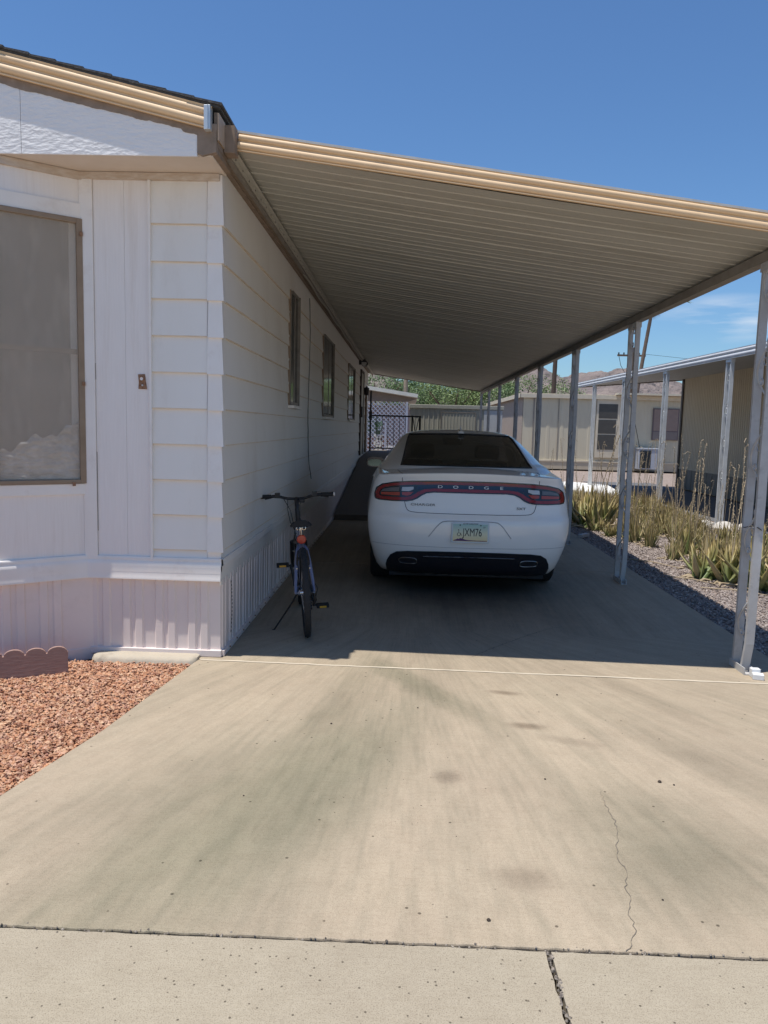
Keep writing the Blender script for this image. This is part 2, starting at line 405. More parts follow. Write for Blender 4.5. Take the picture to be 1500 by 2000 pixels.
# sidewalk slabs before the driveway
def wavy(pts, amp, rnd, step=.03):
    out = []
    for (a, b) in zip(pts, pts[1:]):
        a = Vector(a); b = Vector(b); m = max(1, int((b-a).length/step))
        for i in range(m): 
            p = a.lerp(b, i/m)
            out.append((p.x+rnd.uniform(-amp, amp), p.y+rnd.uniform(-amp, amp)))
    out.append(tuple(pts[-1])); return out
rnd = random.Random(5)
e1 = wavy([(-5, 2.09), (.444, 2.088)], .0025, rnd); e2 = wavy([(.462, 2.088), (4.5, 2.075)], .0025, rnd)
l1 = wavy([(.444, 2.088), (.447, .5)], .004, rnd)
slab('sidewalk', [(-12, .5), (-12, 2.08)]+e1+l1[1:], M_WALK, bev=0)
slab('sidewalk', [(.468, .5), (12, .5), (12, 2.07)]+list(reversed(e2)), M_WALK, bev=0)
slab('sidewalk', [(-12, -1.0), (12, -1.0), (12, .494), (-12, .494)], M_WALK, bev=0)
slab('road', [(-60, -11), (60, -11), (60, -1.01), (-60, -1.01)], mat('bounce_pale_road', (.50, .46, .40), .9, bump=.5, bscale=120), bev=0)  # added out of view, kept pale to bounce light onto house front and ceiling
# raised pale lip of mortar along the joint at the carport
mb = MB()
pts = [(-1.27+i*.05, jy(-1.27+i*.05)-.012, .0015+.002*rnd.random()) for i in range(76)]
mb.tube(pts, [.006+.0025*rnd.random() for _ in pts], 6, flat=(1, .45))
tag(mb.build('expansion_joint', mat('pale_mortar', (.58, .50, .38), .9, bump=.4), smooth=60), kind='structure')
# cracks, cut lines of dark grit just proud of the slab
def crack(path, wd, name='driveway_crack'):
    mb = MB(); vs = []; 
    P = []
    for (a, b) in zip(path, path[1:]):
        a = Vector(a); b = Vector(b); m = max(2, int((b-a).length/.018))
        for i in range(m): P.append(a.lerp(b, i/m)+Vector((rnd.uniform(-.006, .006), rnd.uniform(-.004, .004))))
    P.append(Vector(path[-1]))
    for i, p in enumerate(P):
        d = (P[min(i+1, len(P)-1)]-P[max(i-1, 0)]).normalized(); q = Vector((-d.y, d.x))
        ww = wd*(.35+.9*rnd.random())*min(1, .25+i/12)
        vs += [(p.x-q.x*ww, p.y-q.y*ww, .0022), (p.x+q.x*ww, p.y+q.y*ww, .0022)]
    mb.add(vs, [(2*i, 2*i+2, 2*i+3, 2*i+1) for i in range(len(P)-1)])
    tag(mb.build(name, mat('crack_grit', (.17, .145, .115), .95)), kind='structure')
crack([(.86, 3.13), (.845, 3.0), (.85, 2.88), (.84, 2.78), (.805, 2.66), (.79, 2.58), (.80, 2.52), (.765, 2.42), (.765, 2.35), (.74, 2.28), (.735, 2.2), (.70, 2.13), (.68, 2.105)], .0015)
crack([(.46, 4.95), (.544, 5.07), (.72, 5.3), (.93, 5.55), (1.137, 5.77), (1.24, 5.84)], .003)
# grit in the sidewalk joint
mb = MB()
for i in range(90):
    y = 2.08-i*.009; x = .456+.0012*(2.08-y)+rnd.uniform(-.008, .008); r_ = rnd.uniform(.003, .008)
    mb.lathe([(-r_*.6, r_*.4), (0, r_), (r_*.7, r_*.5)], (x, y, -.004+rnd.random()*.004), k=5)
tag(mb.build('joint_grit', stone_mat('grit_mix', [(.07, .06, .05), (.2, .17, .14), (.36, .31, .25), (.12, .1, .09)], 90, 0)), kind='stuff')

mb = MB()
for i in range(240):
    x = rnd.uniform(-1.9, 2.5); r_ = rnd.uniform(.0015, .005)
    mb.lathe([(-r_*.5, r_*.5), (0, r_), (r_*.6, r_*.4)], (x, 2.097+rnd.gauss(0, .006), .0), k=5)
tag(mb.build('joint_crumbs', MATS['grit_mix']), 'sandy crumbs and grit strewn along the joint before the sidewalk', 'grit', kind='stuff')

# foundation kerb below the skirting
mb = MB()
vk = []
for i in range(34):
    x = -1.95+.66*i/33; j_ = rnd.uniform(-.004, .004); e_ = .02 if i in (0, 33) else 0
    vk.append([(x, 4.775, -.06), (x, 4.775, .022-e_*.4), (x, 4.70+j_, .026-e_*.4), (x, 4.668+j_+e_, .020-e_*.4), (x, 4.648+j_*1.5+e_, .002), (x, 4.642+j_*1.5+e_, -.06)])
for q in vk: mb.v += q
for i in range(33):
    for k in range(5): mb.f.append((i*6+k, i*6+k+1, (i+1)*6+k+1, (i+1)*6+k))
mb.f += [tuple(range(6)), tuple(range(33*6, 33*6+6))]
tag(mb.build('foundation_kerb', mat('kerb_concrete', (.46, .40, .31), .9, bump=.6, bscale=30, dirt=(.16, .13, .1), dirtscale=8, dirtamt=.6), smooth=60), kind='structure')

# gravel: individual angular stones collected as stuff
ICO = [(0, 0, 1), (.894, 0, .447), (.276, .851, .447), (-.724, .526, .447), (-.724, -.526, .447), (.276, -.851, .447), (.724, .526, -.447), (-.276, .851, -.447), (-.894, 0, -.447), (-.276, -.851, -.447), (.724, -.526, -.447), (0, 0, -1)]
ICF = [(0, 1, 2), (0, 2, 3), (0, 3, 4), (0, 4, 5), (0, 5, 1), (1, 6, 2), (2, 7, 3), (3, 8, 4), (4, 9, 5), (5, 10, 1), (6, 7, 2), (7, 8, 3), (8, 9, 4), (9, 10, 5), (10, 6, 1), (11, 7, 6), (11, 8, 7), (11, 9, 8), (11, 10, 9), (11, 6, 10)]
OCT = [(1, 0, 0), (-1, 0, 0), (0, 1, 0), (0, -1, 0), (0, 0, 1), (0, 0, -1)]
OCF = [(0, 2, 4), (2, 1, 4), (1, 3, 4), (3, 0, 4), (2, 0, 5), (1, 2, 5), (3, 1, 5), (0, 3, 5)]
def stones(name, inside, bbox, count, r0, r1, z, zr, material, seed=1):
    rd = random.Random(seed); vs = []; fs = []
    x0, x1, y0, y1 = bbox
    for _ in range(count):
        x = rd.uniform(x0, x1); y = rd.uniform(y0, y1)
        if not inside(x, y): continue
        r_ = rd.uniform(r0, r1); a = rd.uniform(0, 6.28); ca, sa = cos(a), sin(a)
        sx, sy, sz = r_*rd.uniform(.7, 1.5), r_*rd.uniform(.6, 1.1), r_*rd.uniform(.5, .9)
        tx, ty = rd.uniform(-.5, .5), rd.uniform(-.5, .5)
        zz = z+rd.random()**2*zr; o = len(vs)
        for (a1, b1, c1) in OCT:
            q = rd.uniform(.75, 1.2); px_, py_, pz = a1*sx*q+c1*tx*r_, b1*sy*q+c1*ty*r_, c1*sz*q+a1*tx*r_*.6+b1*ty*r_*.6
            vs.append((x+px_*ca-py_*sa, y+px_*sa+py_*ca, zz+pz))
        fs += [(i+o, j+o, k+o) for i, j, k in OCF]
    me = bpy.data.meshes.new(name); me.from_pydata(vs, [], fs); me.materials.append(material)
    ob = bpy.data.objects.new(name, me); COL.objects.link(ob); tag(ob, kind='stuff'); return ob
def driveL(y):
    if y > 4.7: return -1.3
    if y > 3.56: return -1.44+(y-3.56)/(4.73-3.56)*.15
    if y > 2.87: return -1.585+(y-2.87)/.69*.145
    return -1.93+(y-2.1)/.77*.345
mb = MB(); mb.add([(-5, 2.09, -.035), (-1.4, 2.09, -.035), (-1.2, 4.72, -.035), (-1.9, 4.76, -.035), (-2.4, 4.6, -.035), (-5, 4.6, -.035)], [(0, 1, 2, 3, 4, 5)])
tag(mb.build('gravel_bed', M_LAVAB), kind='structure')
rr_ = random.Random(9)
tag(stones('red_lava_gravel', lambda x, y: x < driveL(y)-.006 and x > -3.3, (-3.3, -1.28, 2.12, 4.66), 60000, .0045, .0115, -.02, .014, M_LAVA, 3), 'small red and orange crushed lava rock covering the bed by the drive', 'gravel')
mb = MB(); mb.add([(2.5, 2.1, -.03), (14, 2.1, -.03), (14, 30, -.03), (2.5, 30, -.03)], [(0, 1, 2, 3)])
tag(mb.build('gravel_bed', M_GROUND), kind='structure')
tag(stones('grey_gravel', lambda x, y: x > 2.53 and x < max(4.0, 3.5+.42*(y-4.0)), (2.53, 5.6, 2.2, 12.5), 66000, .008, .017, -.02, .012, M_GRAV, 4), 'grey and tan crushed stone between the driveway edge and the plants', 'gravel')
# a few droppings / pebbles on the drive
for k, (x, y, r_) in enumerate([(.293, 2.218, .007), (1.136, 3.213, .009), (-.341, 3.736, .006), (.64, 3.2, .005), (1.19, 3.19, .005), (.9, 4.28, .006), (.87, 2.36, .004), (.1, 4.0, .005), (-.62, 2.95, .004)]):
    mb = MB(); mb.lathe([(-.3*r_, r_*.6), (.1*r_, r_), (.6*r_, r_*.6), (.8*r_, r_*.2)], (0, 0, .3*r_), k=7)
    o = mb.build('pebble', mat('dark_pebble', (.05, .035, .025), .9)); o.location = (x, y, .0); o.rotation_euler[2] = k
    tag(o, 'small dark pebble lying on the sunlit concrete driveway', 'pebble', 'dark pebbles scattered on the driveway')
tag(stones('driveway_specks', lambda x, y: True, (-.35, .25, 2.7, 3.6), 46, .0012, .0028, .001, .0, MATS['dark_pebble'], 8), 'fine dark specks scattered on the middle of the driveway', 'specks')

# ================================================================== HOME
XW = -1.166; YF = 4.80
home = thing('mobile_home', 'long white lap-sided mobile home filling the left side with tan roll roof trim', 'house', (XW, YF, 0))
home_inv = Matrix.Translation((-XW, -YF, 0))
def H(mb, name, material, parent=None, **kw):
    """build world-space mesh as child of home (or of one of its parts)"""
    mb.xf(home_inv)
    return mb.build(name, material, parent or home, **kw)
Z_TOP = 3.03; COURSE = .2225
levels = [2.692-COURSE*k for k in range(10)]   # bottoms of courses
levels = [z for z in levels if z > .66]+[.625]
def lap_profile():
    pr = []   # (out, z) from top down
    zt = Z_TOP
    for zb in levels:
        pr += [(.002, zt), (.017, zb+.0055), (.017, zb)]
        zt = zb
    return pr
pr = lap_profile()
# side wall: lapped boards running back under the carport, slight waviness
mb = MB(); ysx = [YF+.0+i*.55 for i in range(33)]; rows = []
rw = random.Random(2)
amp = [rw.uniform(-.0025, .0025) for _ in range(400)]
for i, y in enumerate(ysx):
    rows.append([(XW+o+amp[(i*7+j) % 400]*(.6 if o > .01 else .3), y, z+amp[(i*3+j*5) % 400]*.8) for j, (o, z) in enumerate(pr)])
m_ = len(pr); o0 = len(mb.v)
for r_ in rows: mb.v += r_
for i in range(len(rows)-1):
    for j in range(m_-1):
        a = i*m_+j; mb.f.append((a, a+1, a+m_+1, a+m_))
M_EDGE = mat('bounce_lit_lap_edge', (.78, .68, .54), .7, col2=(.66, .55, .42), nscale=9, namt=.6)  # warm light bounced off the ground, painted into the lap edge colour
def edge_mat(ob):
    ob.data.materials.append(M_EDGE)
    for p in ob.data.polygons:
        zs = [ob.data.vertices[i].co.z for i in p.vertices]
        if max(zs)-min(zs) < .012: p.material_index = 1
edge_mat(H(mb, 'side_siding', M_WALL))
Y_END = ysx[-1]
# wall core, keeps light out
mb = MB(); mb.box(-6.0, XW-.004, YF+.012, Y_END, .05, 3.02)
H(mb, 'wall', M_WALL)
# front siding between corner and the vertical trim
mb = MB()
for x0, x1 in ((-1.592, -1.246),):
    prf = [(0, -o, z) for (o, z) in pr]
    mb.sweep([(0, p[1], p[2]) for p in prf], (x0, YF, 0), (x1, YF, 0))
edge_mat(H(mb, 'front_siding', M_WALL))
# flared corner shingles, one per course
mb = MB(); zt = 2.985
for zb in levels:
    if zb < .63: break
    d0, d1 = .006, .030
    zb2 = zb-.006
    xs0 = XW-.076+rw.uniform(-.002, .002)
    top = [(xs0, YF-d0-.006, zt), (XW+.004+.006, YF-d0-.006, zt)]
    bot = [(xs0, YF-d1, zb2), (XW+d1-.004, YF-d1, zb2)]
    sidt = (XW+.008, YF+.06, zt); sidb = (XW+.019, YF+.055, zb2)
    vs = [top[0], top[1], bot[1], bot[0], sidt, sidb, (xs0, YF-.004, zb2), (XW+.0, YF-.0, zb2)]
    mb.add(vs, [(0, 3, 2, 1), (1, 2, 5, 4), (3, 6, 7, 2), (0, 6, 3), (2, 7, 5)])
    zt = zb-.002
mb.box(XW-.078, XW+.008, YF-.012, YF+.05, .625, zt)
H(mb, 'corner_cap', M_TRIMW, fix=False)
# vertical batten, panel, bay corner trim
H(MB().box(-1.605, -1.590, YF-.030, YF, .62, 2.945), 'vertical_trim', M_TRIMW, bevel=.002)
boxes([(-1.756, -1.605, YF-.0085, YF+.003, .62, 2.95), (-1.945, -1.757, YF-.0095, YF+.003, .62, 2.95)], 'front_panel', M_PANEL, home, H)
boxes([(-1.9455, -1.9435, YF-.013, YF-.008, .8, 1.3), (-1.946, -1.944, YF-.0125, YF-.008, 1.75, 1.85)], 'panel_gap', M_BEAM, home, H)
H(MB().box(-2.028, -1.947, YF-.024, YF, .62, 2.95), 'corner_board', M_TRIMW, bevel=.002)
# frieze below the soffit
H(MB().box(-2.03, -1.168, YF-.034, YF-.0, 2.945, 2.986), 'frieze_board', mat('stained_trim', (.62, .55, .48), .7, col2=(.50, .40, .31), nscale=10, namt=.6, stretch=(2, 1, 6)), bevel=.003)
# bay wall
P1 = Vector((-2.02, 4.79)); bd = Vector((-.79, -.61)).normalized(); bn = Vector((bd.y, -bd.x))*1
if bn.y > 0: bn = -bn
def bayM():
    # local: u along bay (to the left), v outward, z up
    return Matrix(((bd.x, bn.x, 0, P1.x), (bd.y, bn.y, 0, P1.y), (0, 0, 1, 0), (0, 0, 0, 1)))
BM = bayM(); BL = .53
boxes([(0, BL, -.02, 0, .62, 1.09, BM), (0, BL, -.02, 0, 2.70, 2.97, BM)], 'bay_panel', M_PANEL, home, H)
H(MB().box(-.0, BL, -.0, .012, 1.03, 1.098, BM), 'bay_sill_trim', M_TRIMW, bevel=.002)
H(MB().box(-.0, BL, -.0, .012, 2.712, 2.80, BM), 'bay_head_trim', M_TRIMW, bevel=.002)
H(MB().box(.0, BL, .0, .02, 2.94, 2.985, BM), 'frieze_board', MATS['stained_trim'])
P2 = P1+bd*BL
boxes([(-3.9, P2.x+.0, P2.y, P2.y+.02, .62, 1.09), (-3.9, P2.x, P2.y, P2.y+.02, 2.70, 2.97), (-3.9, -3.5, P2.y, P2.y+.02, 1.09, 2.70)], 'bay_front_panel', M_PANEL, home, H)
# bay windows with bronze frame and sun screen, dim room behind
M_SCREEN = mat('sun_screen_mesh', (.66, .57, .46), .75, col2=(.56, .49, .40), nscale=3, namt=.5, alpha=.33)
def bay_window(M4, L0, L1, nm):
    fr = MB()
    fr.box(L0, L0+.035, -.006, .022, 1.10, 2.71, M4); fr.box(L1-.03, L1, -.006, .022, 1.10, 2.71, M4)
    fr.box(L0+.035, L1-.03, -.006, .022, 1.10, 1.125, M4); fr.box(L0+.035, L1-.03, -.006, .022, 2.68, 2.71, M4)
    f = H(fr, 'window', M_WINFR, bevel=.003)
    H(MB().box(L0+.035, L1-.03, .004, .006, 1.125, 2.68, M4), 'sun_screen', M_SCREEN, f)
    b = MB(); b.box(L0+.02, L1-.02, -.075, -.073, 1.1, 2.7, M4)
    H(b, 'curtain', mat('beige_curtain', (.55, .50, .45), .8, col2=(.2, .18, .16), nscale=2.5, namt=.9, stretch=(2, 2, .6)), f)
    H(MB().box(L0+.03, L1-.03, -.03, -.012, 1.90, 1.93, M4), 'meeting_rail', M_WINFR, f)
    # crumpled clear plastic piled inside the lower part
    pl = MB(); nu, nv = 60, 40; o = 0
    vs = []
    for j in range(nv+1):
        for i in range(nu+1):
            u = L0+.03+(L1-L0-.06)*i/nu
            top = 1.24+.24*(1-.8*((u-L0)/(L1-L0)))+.02*sin(u*26)+.012*sin(u*71) 
            z = 1.13+(top-1.13)*j/nv
            dn = noise.fractal(Vector((u*6, z*22, 0)), .6, 2.2, 4)*.022+abs(noise.noise(Vector((u*9+z*9, z*40, 3))))*.02
            vs.append(M4 @ Vector((u, -.030+dn*1.1-.005*(j/nv), z)))
    pl.add(vs, [(j*(nu+1)+i, j*(nu+1)+i+1, (j+1)*(nu+1)+i+1, (j+1)*(nu+1)+i) for j in range(nv) for i in range(nu)])
    H(pl, 'plastic_sheet', mat('crumpled_plastic', (.92, .91, .89), .18, col2=(.62, .60, .57), nscale=16, namt=.8, spec=.9), f, smooth=35)
    for (uu, zz) in ((L0+.012, 2.62), (L0+.012, 1.72), (L0+.08, 1.098)):
        H(MB().box(uu-.012, uu+.006, .022, .03, zz-.012, zz+.012, M4), 'screen_clip', M_RUST, f)
    return f
bay_window(BM, .0, BL-.0, 'a')
BM2 = Matrix(((-1, 0, 0, P2.x), (0, -1, 0, P2.y), (0, 0, 1, 0), (0, 0, 0, 1)))
bay_window(BM2, .03, .95, 'b')
# soffit and gable board
YB = 4.475
mb = MB(); mb.prism([(-4, YB+.012, 2.988), (XW+.03, YB+.012, 2.988), (XW+.03, YF+.02, 2.988), (-4, YF+.02, 2.988)], (0, 0, .02))
H(mb, 'soffit', mat('soffit_paint', (.72, .64, .55), .7, col2=(.66, .57, .47), nscale=6, namt=.5))
def rake(x): return 3.127+(-1.16-x)*.235      # underside of tan trim
XG = XW-.055
mb = MB(); seam = -2.222
for a, b in ((-4.0, seam-.0015), (seam+.0015, XG)):
    mb.prism([(a, YB, 2.985), (b, YB, 2.985), (b, YB, rake(b)+.02), (a, YB, rake(a)+.02)], (0, .012, 0))
ob = H(mb, 'gable_board', M_STUCCO)
# brown strip under the rake with a ragged lower edge
mb = MB(); pts = []; x = -4.0; rg = random.Random(11); dd = .045; 
while x < XG+.03:
    dd = min(.05, max(.026, dd+rg.uniform(-.0025, .0025))); 
    if rg.random() < .035: dd = rg.uniform(.026, .05)
    pts.append((x, dd)); x += .012
low = [(a, YB-.004, rake(a)-d) for a, d in pts]; hi = [(a, YB-.004, rake(a)+.015) for a, d in pts]
m_ = len(pts); mb.add(low+hi, [(i, i+1, m_+i+1, m_+i) for i in range(m_-1)])
lo2 = [(a, YB, z) for a, _, z in low]; mb.add(low+lo2, [(i, i+1, m_+i+1, m_+i) for i in range(m_-1)])
H(mb, 'rake_board', M_BROWN)
# end block of the eave (brown bracket)
mb = MB(); mb.prism([(XG, YB-.006, 3.0), (XG+.03, YB-.006, 2.985), (XW+.055, YB-.006, 3.005), (XW+.06, YB-.006, 3.16), (XG, YB-.006, 3.16)], (0, .02, 0)); mb.prism([(XW+.02, YB+.01, 2.99), (XW+.058, YB+.01, 3.0), (XW+.058, YB+.01, 3.12), (XW+.02, YB+.01, 3.12)], (0, .33, 0))
H(mb, 'eave_bracket', M_BROWN, bevel=.004)
# tan double-roll trim along the rake: profile (out, up)
def roll_profile(h, depth=.035):
    pts = []
    # from top: flat lip, roll 1, groove, roll 2, lower lip
    pts += [(0, h), (-.012, h)]
    for (c0, rr0) in ((h*.74, h*.16), (h*.30, h*.19)):
        for k in range(9):
            a = pi/2-pi*k/8
            pts.append((-.006-rr0*.8*cos(a), c0+rr0*sin(a)))
        pts.append((-.006, c0-rr0-h*.03))
    pts += [(-.02, h*.04), (-.02, 0), (0, 0)]
    return pts
YR = 4.467
prf = roll_profile(.122)
mb = MB(); upv = Vector((.235, 0, 1)).normalized()
P = [Vector((0, 1, 0))*o+upv*u for (o, u) in prf]
mb.sweep(P, (-1.16, YR, rake(-1.16)), (-4.0, YR, rake(-4.0)))
mb2 = MB(); 
H(mb, 'rake_trim', M_TAN, smooth=50)
mb = MB(); mb.prism([(-1.16, YR, rake(-1.16)), (-4.0, YR, rake(-4.0)), (-4.0, YR, rake(-4.0)+.12), (-1.16, YR, rake(-1.16)+.12)], (0, .007, 0))
H(mb, 'rake_underside', M_BROWN)
# white metal end cap
mb = MB(); mb.box(-1.172, -1.136, YR-.038, YR+.02, 3.115, 3.245); mb.box(-1.152, -1.148, YR-.044, YR-.038, 3.115, 3.245); H(mb, 'trim_end_cap', mat('galvanised_cap', (.62, .66, .68), .35, metal=.4), bevel=.002)
# eave fascia running back above the side wall
mb = MB(); mb.box(-1.128, -1.105, YR+.02, Y_END, 3.035, 3.225); mb.box(XW+.0, -1.128, YR+.1, Y_END, 3.025, 3.065)
H(mb, 'eave_fascia', M_BROWN)
mb = MB(); mb.box(-1.104, -1.096, YR-.0, 4.62, 3.07, 3.215)
H(mb, 'fascia_face', mat('tan_face', (.50, .37, .25), .6, col2=(.4, .29, .2), nscale=12))
# roof with shingle courses stepping up the rake
mb = MB(); zt0 = 3.345
mb.prism([(-1.09, YR-.008, 3.238), (-6.0, YR-.008, 3.238+4.91*.235), (-6.0, YR-.008, 3.268+4.91*.235), (-1.09, YR-.008, 3.25)], (0, Y_END+.3-YR, 0))
x = -1.075
while x > -5.6:
    z = 3.262+(-1.09-x)*.235
    dx = .15+rg.uniform(-.01, .01)
    yq = YR-.020+rg.uniform(-.006, .006); mb.prism([(x, yq, z-.010), (x-dx-.05, yq, z+(dx+.05)*.235-.014), (x-dx-.05, yq, z+(dx+.05)*.235-.006), (x, yq, z+.004)], (0, Y_END+.3-YR, 0))
    x -= dx
H(mb, 'roof', M_SHINGLE)
# band above the skirting
bandp = [(0, .645), (-.020, .642), (-.026, .630), (-.022, .620), (-.026, .612), (-.034, .59), (-.032, .58), (-.040, .552), (-.038, .545), (-.046, .515), (-.046, .500), (-.02, .497), (0, .5)]
for args in (([(0, o, z) for o, z in bandp], (-1.615, YF, 0), (-2.03, YF, 0)), ([(0, o-.002, z) for o, z in bandp], (XW+.012, YF, 0), (-1.619, YF, 0)),
             ([(o*-bn.x, o*-bn.y, z) for o, z in bandp], (P1.x+.004, P1.y+.012, 0), (P2.x-.012, P2.y-.006, 0)), ([(0, o, z) for o, z in bandp], (P2.x+.012, P2.y, 0), (-3.9, P2.y, 0))):
    H(MB().sweep(*args, closed=True), 'belt_band', M_TRIMW, smooth=50)
# side belt
mb = MB(); mb.sweep([(0, 0, .645), (.024, 0, .64), (.028, 0, .60), (.012, 0, .592), (.012, 0, .56), (0, 0, .56)], (XW, YF-.03, 0), (XW, Y_END, 0))
H(mb, 'side_belt', M_TRIMW)
H(MB().box(XW+.0, XW+.011, YF-.02, Y_END, .47, .561), 'side_belt_flat', M_WALL)
# ribbed skirting
def rib_line(L, seed=0):
    pts = []; s = 0.02; rd = random.Random(seed)
    while s < L-.19:
        for a in (0, .080):
            pts += [(s+a, 0), (s+a+.009, .010), (s+a+.050, .010), (s+a+.059, 0)]
        s += .2115
    return [(0, 0)]+pts+[(L, 0)]
def skirt(a, b, seed, z0=.03, z1=.505):
    a = Vector(a); b = Vector(b); d = (b-a).normalized(); L = (b-a).length
    q = Vector((d.y, -d.x)); 
    mb = MB(); pl = rib_line(L, seed)
    vs = []
    for (s_, o) in pl:
        p = a+d*s_-q*o*-1
        vs.append((p.x, p.y, z0))
    for (s_, o) in pl:
        p = a+d*s_+q*o
        vs.append((p.x, p.y, z1))
    m_ = len(pl)
    mb.add(vs, [(i, i+1, m_+i+1, m_+i) for i in range(m_-1)])
    return mb
H(skirt((-2.03, YF-.004), (XW+.003, YF-.004), 1), 'front_skirting', M_SKIRT)
H(skirt((P2.x, P2.y), (P1.x+.04, P1.y), 2), 'bay_skirting', M_SKIRT)
H(skirt((-3.9, P2.y), (P2.x, P2.y), 3), 'bay_skirting', M_SKIRT)
H(skirt((XW+.003, YF-.004), (XW+.003, Y_END), 4), 'side_skirting', M_SKIRT)
boxes([(-2.02, XW+.012, YF-.026, YF-.0, .002, .045), (-.03, BL+.02, -.002, .024, -.04, .041, BM), (-3.9, P2.x, P2.y-.024, P2.y, -.04, .04)], 'skirting_base_rail', M_SKIRT, home, H, bevel=.003)
mb = MB(); mb.box(XW, XW+.028, YF-.0, Y_END, .002, .04)
H(mb, 'skirting_base_rail', M_SKIRT, bevel=.003)
# screw heads of the base rail
for k in range(28):
    y = 4.95+k*.2115; H(MB().lathe([(0, .006), (.005, .006), (.008, .003)], (XW+.028, y, .024), 'x', 8), 'rail_screw', M_RUST)
# vent holes in first skirting panel of the side
mb = MB()
for k in range(14):
    z = .1+k*.026; s = .03*sin(k/13*pi)
    mb.box(XW+.016, XW+.0175, 5.03+s, 5.045+s, z, z+.012)
H(mb, 'skirting_vent_holes', M_BLACK)
# side windows, projecting aluminium frames
def side_window(y0, y1, z0, z1, split=None):
    fr = MB(); t_ = .03; o1 = XW+.040; o0 = XW-.002
    fr.box(o0, o1-.014, y0, y0+t_, z0, z1); fr.box(o0, o1+.01, y1-t_, y1, z0, z1)
    fr.box(o0, o1, y0+t_, y1-t_, z0, z0+t_); fr.box(o0, o1, y0+t_, y1-t_, z1-t_, z1)
    fr.box(o0, o1-.010, (y0+y1)/2-.018, (y0+y1)/2+.018, z0+t_, z1-t_)
    f = H(fr, 'window', mat('aged_window_frame', (.30, .27, .23), .5, col2=(.2, .17, .14), nscale=12, namt=.6), bevel=.002)
    H(MB().box(XW+.020, XW+.0255, y0+t_, y1-t_, z0+t_, z1-t_), 'pane', M_GLASS, f)
    H(MB().box(XW, XW+.07, y0-.02, y1+.02, z0-.03, z0-.002), 'sill', M_TRIMW, f, bevel=.002)
    g_ = MB(); 
    zz = z0
    while zz < z1:
        g_.box(XW+.003, XW+.024, y0-.03, y0-.001, zz, min(zz+.2, z1)); zz += .2225
    H(g_, 'caulk_gap', M_BROWN, f)
side_window(7.50, 7.98, 1.69, 2.78)
side_window(10.45, 11.75, 1.62, 2.72)
side_window(14.9, 16.4, 1.62, 2.70)
# door with frame and lantern near the ramp landing
d = MB(); d.box(XW, XW+.05, 18.62, 18.70, .80, 2.86); d.box(XW, XW+.05, 19.72, 19.80, .80, 2.86); d.box(XW, XW+.05, 18.70, 19.72, 2.80, 2.86)
f = H(d, 'door', mat('dark_brown_door_frame', (.06, .04, .03), .6))
H(MB().box(XW, XW+.035, 18.70, 19.72, .80, 2.80), 'door_leaf', mat('cream_door', (.5, .46, .38), .5), f)
H(MB().box(XW+.035, XW+.075, 18.76, 18.86, 1.72, 1.98), 'mailbox', M_BLACK, f, bevel=.01)
d = MB(); d.box(XW, XW+.06, 20.9, 20.97, .8, 2.5); d.box(XW, XW+.06, 21.0, 21.09, .8, 2.5); H(d, 'downpipe', M_BROWN)
# rusty bracket on the front panel
t = thing('hinge_bracket', 'small rusty metal bracket with a round hole screwed on the white front panel', 'bracket', (-1.652, YF-.0095, 1.742))
mb = MB()
pts = [(-.027, 0, .045), (.016, 0, .047), (.022, 0, .0), (.029, 0, -.045), (-.025, 0, -.045), (-.022, 0, 0)]
mb.prism(pts, (0, -.006, 0)); mb.build('plate', M_RUST, t, bevel=.0015)
mb = MB(); mb.ring((-.004, -.008, .018), .014, .004, 'y', 16, 6); mb.build('hole_rim', M_RUST, t)
mb = MB(); mb.lathe([(-.008, .012), (-.0065, .012)], (-.004, 0, .018), 'y', 14); mb.build('bare_hole', M_PANEL, t)
mb = MB(); mb.lathe([(-.012, .0), (-.011, .006), (-.006, .006)], (.002, 0, -.022), 'y', 8); mb.build('screw', M_ALU, t)

# cable stapled on the side wall
mb = MB(); pts = [(XW+.02, 8.9, 2.93)]
rc = random.Random(4)
for k in range(20): pts.append((XW+.022+rc.uniform(0, .004), 8.92+.05*sin(k*.35)+rc.uniform(-.006, .006), 2.85-k*.088))
pts += [(XW+.03, 8.98, 1.04), (XW+.03, 9.1, .95), (XW+.03, 9.2, .86)]
tag(mb.tube(pts, .0055, 6).build('wall_cable', mat('grey_cable', (.22, .21, .2), .6), smooth=60), 'thin grey cable running down the side wall between the first and second windows', 'cable')
mb = MB()
pts = [(-1.08, 7.9+k*.4, 3.0+.012*sin(k*1.3)) for k in range(30)]
tag(mb.tube(pts, .009, 6).build('eave_cable', mat('pale_cable', (.45, .42, .36), .6), smooth=60), 'long pale cable strung along the eave above the side windows', 'cable')
t = thing('floodlight', 'dark twin-head security floodlight on the side wall under the carport roof', 'light', (XW, 18.2, 3.0))
MB().box(0, .05, -.07, .07, -.07, .07).build('mount', M_BLACK, t, bevel=.01)
for s in (-1, 1):
    mb = MB(); Mx = Matrix.Translation((.13, s*.1, -.02)) @ Matrix.Rotation(radians(35), 4, 'X')
    mb.lathe([(-.09, .035), (-.05, .045), (.03, .075), (.035, .078)], (0, 0, 0), 'y', 16); mb.xf(Mx @ Matrix.Rotation(pi, 4, 'Z')); h_ = mb.build('lamp_head', M_BLACK, t, smooth=40)
    mb = MB(); mb.lathe([(-.001, .06), (.004, .05)], (0, .0, 0), 'y', 16); mb.xf(Matrix.Translation((.13, s*.1-.036*0-.045, -.045))); mb.build('lens', M_ALU, h_)
t = thing('wall_lantern', 'small black wall lantern beside the door beyond the floodlight', 'lantern', (XW, 19.95, 2.42))
MB().box(0, .02, -.05, .05, -.02, .12).build('back_plate', M_BLACK, t)
